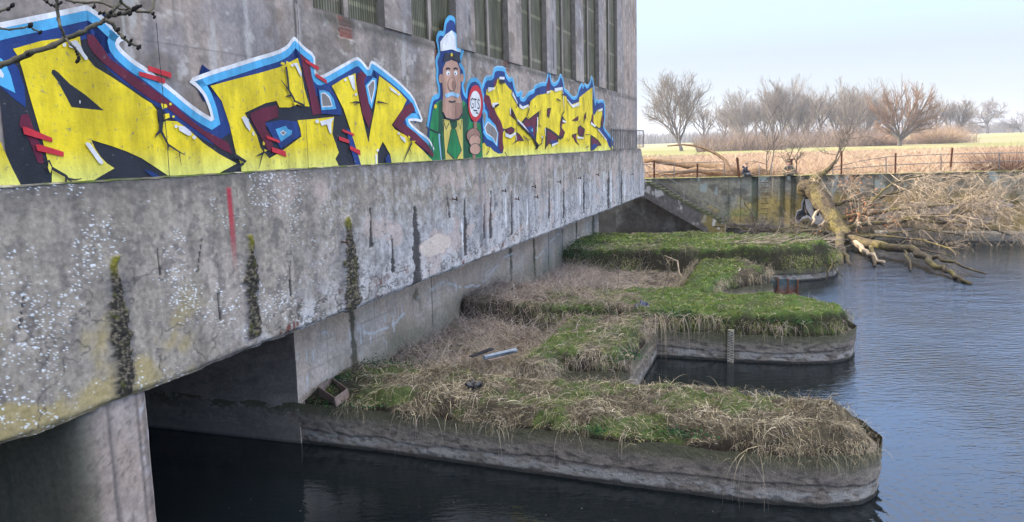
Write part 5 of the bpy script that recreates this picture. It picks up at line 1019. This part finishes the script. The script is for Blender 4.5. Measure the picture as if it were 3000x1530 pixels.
for _ in range(90): x = rgx.uniform(2130, 2250); p = np.array(us(x, 512, rgx.uniform(50.2, 52)))-o2; p[2] = 4.05+rgx.random()*.35-o2[2]; twig(q, p, np.array([rgx.gauss(0,1), rgx.gauss(0,.6), rgx.gauss(.05,.25)]), rgx.uniform(.5, 1.4), .018, rgx, .3, 1, None, 2)
q.build('broken_sticks', bpy.data.materials['dead_wood'], ft2)
# saplings on the quay
def sapling(x, y, s, h, lb, seed, lean=(0, 0)):
    p = us(x, y, s); r = empty('bare_sapling', at(p), label=lb, cat='sapling'); rg = random.Random(seed); q = MB()
    for k in range(rg.randint(2, 4)): twig(q, np.array([rg.gauss(0,.08), rg.gauss(0,.05), -.05]), np.array([rg.gauss(lean[0],.22), rg.gauss(0,.15), 1]), h*rg.uniform(.75, 1), .05, rg, .22, 3, (0, 0, .05), 4)
    q.build('stems', M_tree, r)
sapling(2250, 512, 51.2, 2.9, 'thin bare sapling rising between the two seated people', 4, (.1, 0)); sapling(2448, 478, 50.5, 2.2, 'thin bare sapling standing on the end of the broken fork', 9, (.3, 0)); sapling(2336, 512, 51, 1.7, 'low forked sapling right behind the person in beige', 12, (-.3, 0))

# ------------------------------------------------------------------ people on the quay edge
def person(p, yaw, jac, tro, label, hairc, mirror=1, hood=False, scarf=None):
    r = empty('person', at(p) @ Matrix.Rotation(yaw, 4, 'Z') @ Matrix.Diagonal((1.12, 1.18, 1.08, 1)), label=label, cat='person'); sx = mirror
    J = dict(pel=(0,0,.14), sp=(.04,0,.32), ch=(.1,0,.5), nk=(.14,0,.62), hd=(.18,0,.72), hd2=(.19,0,.8))
    def skin(nm, verts, edges, rad, mt, root=0):
        me = bpy.data.meshes.new(nm); me.from_pydata([tuple(v) for v in verts], edges, []); o = bpy.data.objects.new(nm, me); COL.objects.link(o); o.parent = r; me.materials.append(mt)
        md = o.modifiers.new('skin', 'SKIN')
        for i, v in enumerate(me.skin_vertices[0].data): v.radius = tuple(1.12*q_ for q_ in rad[i]) if hasattr(rad[i], '__len__') else (1.12*rad[i], 1.12*rad[i]); v.use_root = (i == root)
        sb = o.modifiers.new('sub', 'SUBSURF'); sb.levels = 2; sb.render_levels = 2; md.use_smooth_shade = True; return o
    hip, kn, an, toe = .1, (.33, .3, .16), (.3, -.1, .07), (.4, -.16, .05)
    sh_, el, wr, ha = .19, (.16, .3, .33), (.34, .12, .27), (.41, .07, .25)
    V = [J['pel'], J['sp'], J['ch'], J['nk'], J['hd'], J['hd2']]; E_ = [(0,1),(1,2),(2,3),(3,4),(4,5)]; Rr = [(.15,.13),(.13,.11),(.15,.11),(.055,.055),(.085,.075),(.08,.072)]
    idx = {}
    for sg in (1, -1):
        b0 = len(V); V += [(.1, sg*sh_, .54), (el[0], sg*el[1], el[2]), (wr[0], sg*wr[1], wr[2]), (ha[0], sg*ha[1], ha[2])]; E_ += [(2,b0),(b0,b0+1),(b0+1,b0+2),(b0+2,b0+3)]; Rr += [.062,.045,.03,.034]
        c0 = len(V); V += [(.08, sg*hip, .12), (kn[0], sg*kn[1], kn[2]), (an[0]+.05*sg, sg*an[1], an[2]), (toe[0]+.05*sg, sg*toe[1], toe[2])]; E_ += [(0,c0),(c0,c0+1),(c0+1,c0+2),(c0+2,c0+3)]; Rr += [.09,.065,.042,.04]
    skm = bpy.data.materials.get('skin_tone') or flat('skin_tone', (.42,.25,.18), .6, .08, 10, 0)
    skin('body', V, E_, Rr, skm)
    jm = flat('jacket_cloth', jac, .85, .2, 14, .3, .01); tm_ = flat('trouser_cloth', tro, .9, .2, 14, .3, .01)
    vj = [(0,0,.12),(.04,0,.32),(.1,0,.5),(.12,0,.585)]; ej = [(0,1),(1,2),(2,3)]; rj = [(.19,.16),(.165,.15),(.185,.145),(.09,.085)]
    for sg in (1, -1): b0 = len(vj); vj += [(.1,sg*sh_,.54),(el[0],sg*el[1],el[2]),(wr[0]*.97,sg*wr[1]*1.05,wr[2])]; ej += [(2,b0),(b0,b0+1),(b0+1,b0+2)]; rj += [.085,.068,.05]
    skin('jacket', vj, ej, rj, jm)
    vt = [(0,0,.13)]; et = []; rt = [(.17,.14)]
    for sg in (1, -1): c0 = len(vt); vt += [(.08,sg*hip,.13),(kn[0],sg*kn[1],kn[2]),(an[0]+.05*sg,sg*an[1],an[2]+.01)]; et += [(0,c0),(c0,c0+1),(c0+1,c0+2)]; rt += [.115,.085,.06]
    skin('trousers', vt, et, rt, tm_)
    for sg in (1, -1): q = MB(); q.tube([(an[0]+.05*sg, sg*an[1], .06), (toe[0]+.05*sg, sg*toe[1], .05), (toe[0]+.1+.05*sg, sg*(toe[1]-.03), .045)], [.05, .05, .035], 8); q.build('shoe', bpy.data.materials['pier_core'], r, smooth=True)
    bm = bmesh.new(); bmesh.ops.create_uvsphere(bm, u_segments=14, v_segments=10, radius=1)
    for v in bm.verts: v.co = Vector((.165+v.co.x*.098-.012*(v.co.x > 0), v.co.y*.092, .815+v.co.z*.085+(.03 if v.co.x > .4 and v.co.z < .2 else 0)))
    me = bpy.data.meshes.new('hair'); bm.to_mesh(me); bm.free(); me.materials.append(flat('hair', hairc, .8, .3, 30, .4, .01)); o = bpy.data.objects.new('hair', me); COL.objects.link(o); o.parent = r
    q = MB()
    q.tube([(.262,0,.775),(.285,0,.752),(.262,0,.742)], [.01,.016,.01], 6)
    for sg in (1, -1): q.tube([(.18,sg*.082,.78),(.185,sg*.092,.765),(.18,sg*.082,.74)], [.012,.016,.01], 6)
    q.build('nose_and_ears', skm, r, smooth=True)
    q = MB(); 
    for sg in (1, -1): q.tube([(.256,sg*.03,.785),(.268,sg*.03,.785)], .009, 6)
    q.tube([(.262,-.022,.718),(.268,0,.716),(.262,.022,.718)], .005, 5); q.build('eyes_and_mouth', M_rust, r)
    for sg in (1, -1):                                      # hands: palm with five bent fingers
        q = MB(); h = np.array([ha[0], sg*ha[1], ha[2]])
        q.tube([h-[.04,0,-.005], h+[.02,0,0], h+[.045,0,-.005]], [.028,.036,.03], 8)
        for f in range(4): y = (f-1.5)*.018; l = (.07,.08,.075,.06)[f]; q.tube([h+[.03,y,0], h+[.03+l*.55,y,-.012], h+[.03+l*.8,y,-.04]], [.0095,.009,.007], 6)
        q.tube([h+[-.005,-sg*.03,0], h+[.03,-sg*.055,-.01], h+[.05,-sg*.05,-.03]], [.011,.01,.008], 6); q.build('hand', skm, r, smooth=True)
    if hood: q = MB(); q.tube([(.0,-.1,.58),(-.04,0,.6),(.0,.1,.58)], [.05,.075,.05], 8); q.build('hood', jm, r, smooth=True)
    if scarf: q = MB(); q.tube([(.19,0,.6),(.14,.08,.63),(.06,0,.64),(.14,-.08,.63),(.19,0,.6)], .035, 8); q.tube([(.2,0,.6),(.23,.01,.5),(.22,.0,.4)], [.04,.045,.02], 8); q.build('scarf', flat('dark_scarf', scarf), r, smooth=True)
    return r
pp = us(2179, 516, 49.75); pp[2] = ztop(loc(pp)[0])+.01
person(pp, R(-12), (.012,.016,.035), (.1,.105,.12), 'person in a dark navy hooded jacket and grey trousers sitting sideways on the quay edge', (.25,.19,.15), hood=True)
pp = us(2312, 514, 49.8); pp[2] = ztop(loc(pp)[0])+.01
person(pp, R(-118), (.2,.17,.12), (.2,.17,.12), 'person in a beige jacket with dark scarf sitting cross legged facing the river', (.05,.035,.03), scarf=(.03,.035,.06))
q = MB(); q.tube([us(2265,514,49.3), us(2265,524,49.2), us(2261,572,49.15)], [.02,.02,.012], 6); tag(q.build('white_stick', M_lit), 'pale straight stick hanging over the quay edge beside the ladder', 'stick')

# ------------------------------------------------------------------ things lying on the piers
M_plank = flat('weathered_plank', (.2,.15,.125), .9, .35, 9, .5, .01); M_blk = flat('black_foil', (.02,.022,.03), .35, .4, 6, .6, .03, .5); M_blue = flat('blue_grey_pipe', (.22,.26,.31), .5, .2, 8, .2, .01)
zc = 1.2; cor = [uz(972,1106,zc), uz(1019,1138,zc), uz(981,1166,zc), uz(931,1133,zc)]
r = empty('wooden_crate', at(np.mean(cor, 0)), label='open wooden frame box lying on bare soil beside the building wall', cat='crate'); o_ = np.mean(cor, 0)
for i in range(4):
    a = cor[i]-o_; b_ = cor[(i+1) % 4]-o_; dn = np.array([.03, .0, -.2]); th = (np.cross(b_-a, [0, 0, 1])); th = th/np.linalg.norm(th)*.022; q = MB()
    q.add([a, b_, b_+dn, a+dn, a+th, b_+th, b_+dn+th, a+dn+th], [(0,1,2,3),(7,6,5,4),(0,4,5,1),(1,5,6,2),(2,6,7,3),(3,7,4,0)]); q.build('side_board', M_plank, r)
q = MB(); q.tube([uz(1418,1048,1.0), uz(1512,1026,1.02)], .065, 10); q.tube([uz(1419,1049,1.0)+[0,0,.03], uz(1505,1030,1.02)+[0,0,.03]], .035, 6); tag(q.build('plastic_pipe', M_blue), 'blue grey plastic pipe lying in the dry grass', 'pipe')
q = MB(); q.bar(uz(1380,1045,1.0), uz(1442,1022,1.05), .16, .03); tag(q.build('dark_board', M_blk), 'thin black board beside the blue grey pipe', 'board')
q = MB(); q.bar(uz(1430,1056,.98), uz(1480,1046,1.), .09, .03); tag(q.build('loose_plank', M_plank), 'short weathered plank in front of the blue grey pipe', 'plank')
def rag(name, px, z, wx, wy, lb, mt, tilt=(0, 0)):
    c = uz(*px, z); n = 16; V = []; 
    for i in range(n):
        for j in range(n):
            a = (i/(n-1)-.5)*2; b_ = (j/(n-1)-.5)*2; k = (1-.25*abs(a*b_))*(.75+.5*float(fbm(np.array(a*2+9), np.array(b_*2+z), 802, 3))); V.append((a*wx*k, b_*wy*k, .26*(float(fbm(np.array(a*3+3), np.array(b_*3+z*5), 801, 4))-.5)+tilt[0]*a+tilt[1]*b_))
    o = mesh_obj(name, V, [(i*n+j, (i+1)*n+j, (i+1)*n+j+1, i*n+j+1) for i in range(n-1) for j in range(n-1)], mt, smooth=True); o.location = c; o.rotation_euler[2] = .3
    sd = o.modifiers.new('t', 'SOLIDIFY'); sd.thickness = .015; return tag(o, lb, 'plastic sheet')
rag('black_foil', (1388,1126), 1.36, .2, .14, 'small black foil scrap on the dry grass of the nearest pier', M_blk)
rag('dark_tarp', (1884,906), 1.36, .27, .15, 'crumpled dark blue tarpaulin on the grass edge of the middle pier', flat('navy_tarp', (.02,.03,.07), .4, .4, 5, .5, .04, .5), (.02, .2))
rag('charcoal_patch', (1902,716), 1.58, .9, .4, 'flat black fire spot on the turf of the farthest pier', flat('char', (.012,.012,.016), 1, .5, 6, .7, .04))
0 and rag('grey_rag', (2360,1233), 1.27, .2, .2, 'grey green rag lying near the tip of the nearest pier', flat('grey_rag', (.07,.085,.09), .9))
for (a, b_, w_, lb) in (((1838,1040,12.9),(1838,1112,13.2),.11,'split weathered timber post under the cross wall edge'), ((1853,1043,12.85),(1851,1100,13.),.07,'thin splintered stake right of the split timber post')):
    q = MB(); q.bar(us(*a), us(*b_), w_, w_*.6); tag(q.build('timber_post', M_lit), lb, 'post')
# gauge board on the middle pier
r = empty('gauge_board', ROT, label='peeling white staff gauge board fixed to the side of the middle pier', cat='gauge'); S = 17.2
a = loc(us(2141,968,S)); b_ = loc(us(2141,1066,S)); q = MB(); q.box(a[0]-.09, a[0]+.09, S, S+.12, b_[2], a[2]); q.build('board', flat('gauge_white', (.24,.22,.18), .7, .5, 9), r); rg = random.Random(2)
q = MB()
for k in range(26): z = b_[2]+(a[2]-b_[2])*k/26; x = a[0]+(-.08 if k % 2 else 0); q.box(x, x+rg.uniform(.04,.08), S-.006, S+.0, z, z+.022)
q.build('scale_marks', flat('gauge_black', (.03,.03,.03)), r)
# rusty sheet piles closing the second gap
r = empty('sheet_pile', ROT, label='rust streaked steel sheet pile wall at the water beside the green path', cat='sheet pile')
mt_, t, b = newmat('pile_steel', .7, .3); tc = t.nodes.new('ShaderNodeTexCoord'); sx = t.nodes.new('ShaderNodeSeparateXYZ'); t.links.new(tc.outputs['Object'], sx.inputs[0]); mr = t.nodes.new('ShaderNodeMapRange'); mr.inputs[1].default_value = .3; mr.inputs[2].default_value = .75; t.links.new(sx.outputs[2], mr.inputs[0])
cc = mul(t, (.17,.06,.035), (.05,.075,.08), 'MIX', mr.outputs[0]); t.links.new(mul(t, cc, ramp(t, nz(t, 5, 6, .7), [(.3,.5),(.7,1.5)])), b.inputs['Base Color'])
pA_, pB_ = np.array([7.45, 26.5]), np.array([8.95, 27.0])
for i in range(4):
    a = pA_+(pB_-pA_)*i/4; c = pA_+(pB_-pA_)*(i+1)/4; off = .16 if i % 2 else 0; q = MB(); q.bar((a[0], a[1]+off, .1), (c[0], c[1]+off, .1), .03, 2.0-.12*i); q.build('pile_panel', mt_, r)
for i in range(5): a = pA_+(pB_-pA_)*i/4; q = MB(); q.box(a[0]-.03, a[0]+.03, a[1]-.05, a[1]+.22, -.5, 1.12-.05*i); q.build('pile_lock', M_rust2, r)
# branch caught on the bay mud and drift branch on the far pier nose
q = MB(); rg = random.Random(21); P = [uz(1945,748,1.3), uz(1985,765,1.35), uz(1990,800,1.0), uz(2010,830,.8)]; q.tube(P, [.02,.035,.035,.02], 6)
for _ in range(9): twig(q, P[rg.randint(0,3)], np.array([rg.gauss(0,.6), rg.gauss(0,.6), rg.gauss(.2,.4)]), .7, .015, rg, .3, 1)
tag(q.build('dead_branch', M_lit), 'pale dead branch lying across the reed litter bay', 'branch')
q = MB(); P = [us(2430,740,35.5), us(2440,770,33.4), us(2425,800,32.4), us(2418,828,32.2)]; q.tube(P, [.05,.045,.03,.015], 6); q.tube([us(2440,770,33.4), us(2452,795,32.8), us(2470,812,32.8)], [.04,.03,.02], 6)
for _ in range(8): twig(q, P[rg.randint(0,3)], np.array([rg.gauss(0,.6), rg.gauss(-.3,.6), rg.gauss(-.2,.4)]), .6, .015, rg, .3, 1)
tag(q.build('drift_branch', M_bark2), 'bare drift branch hanging over the nose of the farthest pier', 'branch')
# driftwood sticks on the far pier top
q = MB()
for _ in range(70): x = rg.uniform(2080, 2420); p = uz(x, rg.uniform(696, 714), 1.6); twig(q, p, np.array([1, rg.gauss(0,.4), rg.gauss(0,.08)]), rg.uniform(.6, 1.8), .022, rg, .15, 1, None, 2)
tag(q.build('driftwood', M_twg), 'scattered driftwood sticks on the farthest pier top', kind='stuff')
# thin saplings standing in the bay
for x, y, z, h in ((1809,870,1.,1.25),(1930,885,1.4,1.1),(1855,880,1.2,.9)):
    p = uz(x, y, z); r = empty('bare_shoot', at(p), label={1809:'thin dark shoot left of the blue tarpaulin',1930:'slanting reddish shoot right of the blue tarpaulin',1855:'short thin shoot just behind the blue tarpaulin'}[x], cat='shoot'); q = MB(); twig(q, np.zeros(3), np.array([.05 if x == 1809 else .5, 0, 1]), h, .012, rg, .15, 2, None, 2); q.build('stem', M_tree, r)

# ------------------------------------------------------------------ ash branch reaching in from the upper left, close to the camera
M_ash = flat('ash_bark', (.1,.09,.065), .9, .3, 30, .4, .004); M_bud = flat('ash_bud', (.012,.01,.01), .8, .2, 40)
ash = empty('ash_branch', at(ud(-120, 250, 3.6)), label='budding ash branch reaching into the upper left corner close by', cat='branch'); o3 = np.array(ash.location); G = lambda x, y: (x/5.055, y/5.055)
def apt(x, y, D=3.4): return ud(*G(x, y), D)-o3
BR = [([(-600,1090),(0,965),(240,880),(410,800),(800,670),(960,580),(1200,490),(1400,380),(1560,300),(1610,215),(1720,110),(1790,40),(1800,-120)], .0135, .006, 3.4), ([(1610,235),(1700,225),(1850,200),(1990,140),(2080,90)], .0085, .005, 3.42), ([(1560,300),(1660,350),(1720,440),(1820,550),(1910,630),(2060,700)], .0095, .005, 3.36),
      ([(1790,40),(1900,110),(2030,170),(2210,180),(2265,120),(2300,-60)], .006, .0045, 3.45), ([(2230,180),(2275,220),(2290,265)], .004, .003, 3.45), ([(960,-10),(1100,30),(1250,40),(1500,35),(1620,90),(1780,130),(1900,150)], .006, .0045, 3.5), ([(1400,40),(1395,100)], .003, .003, 3.5), ([(1500,35),(1530,-40)], .005, .004, 3.5),
      ([(830,-60),(850,80),(870,290),(900,400),(930,490),(970,570),(1040,650),(1110,710),(1150,800),(1165,860),(1150,910)], .0075, .0035, 3.3), ([(620,-20),(700,30),(760,80),(830,85)], .006, .004, 3.5), ([(-200,200),(0,165),(110,130),(190,80)], .005, .004, 3.2), ([(-200,380),(0,420),(140,440),(320,420),(440,390),(500,440),(610,480)], .0045, .003, 3.2), ([(1610,190),(1480,195)], .004, .003, 3.4)]
for pl, ra, rb, D in BR:
    q = MB(); P = [apt(x, y, D+.02*(i % 3)) for i, (x, y) in enumerate(pl)]; rad = list(np.linspace(ra, rb, len(P)))
    Q = []; rq = []
    for i in range(len(P)-1):
        for j in range(4): Q.append(P[i]+(P[i+1]-P[i])*j/4+rng.normal(size=3)*ra*.12); rq.append((rad[i]+(rad[i+1]-rad[i])*j/4)*(1.35 if j == 0 and i else 1))
    Q.append(P[-1]); rq.append(rad[-1]); q.tube(Q, rq, 8); q.build('bough', M_ash, ash, smooth=True)
q = MB()
for x, y, s, D in ((410,800,1.2,3.38),(1770,200,1.4,3.4),(1930,205,1.4,3.42),(1890,150,1.2,3.45),(1990,130,1.8,3.42),(2030,110,1.6,3.42),(2085,90,1.1,3.42),(1945,600,1.1,3.36),(1925,660,1.2,3.36),(2060,700,1.6,3.36),(1750,440,1.5,3.36),(1850,550,.9,3.36),(1150,905,1.4,3.3),(1165,850,1.1,3.3),(1150,800,1.,3.3),(1130,760,.9,3.3),(1175,880,1.,3.3),(600,480,1.2,3.2),(455,375,1.6,3.2),(440,360,1.,3.2),(1395,105,1.2,3.5),(870,60,.9,3.3),(905,40,1.1,3.4),(185,80,1.5,3.2),(130,135,1.2,3.2),(700,25,.9,3.5),(760,75,.9,3.5),(820,85,1.2,3.5),(1480,195,1.2,3.4),(1540,195,1,3.4),(1700,100,1.,3.42),(1640,180,1.2,3.4),(1620,250,1.2,3.4),(2270,200,1.1,3.45),(2290,255,1.1,3.45)):
    p = apt(x, y, D); q = MB(); q.tube([p-[.006*s,0,.006*s], p-[0,0,0], p+[.005*s,0,.006*s]], [.003*s,.0062*s,.002*s], 7); q.build('bud', M_bud, ash, smooth=True)
# ------------------------------------------------------------------ haze
q = MB(); q.box(-3200, 5200, -900, 5400, -2, 34); o = q.build('haze', None) if False else None
m = bpy.data.materials.new('haze_air'); m.use_nodes = True; t = m.node_tree; t.nodes.remove(t.nodes['Principled BSDF']); v = t.nodes.new('ShaderNodeVolumePrincipled'); v.inputs['Color'].default_value = (.85,.9,1,1); v.inputs['Density'].default_value = .0003; v.inputs['Anisotropy'].default_value = .3
t.links.new(v.outputs[0], t.nodes['Material Output'].inputs['Volume'])
if True:
    o = q.build('haze', m); tag(o, kind='stuff')
cam.clip_end = 12000
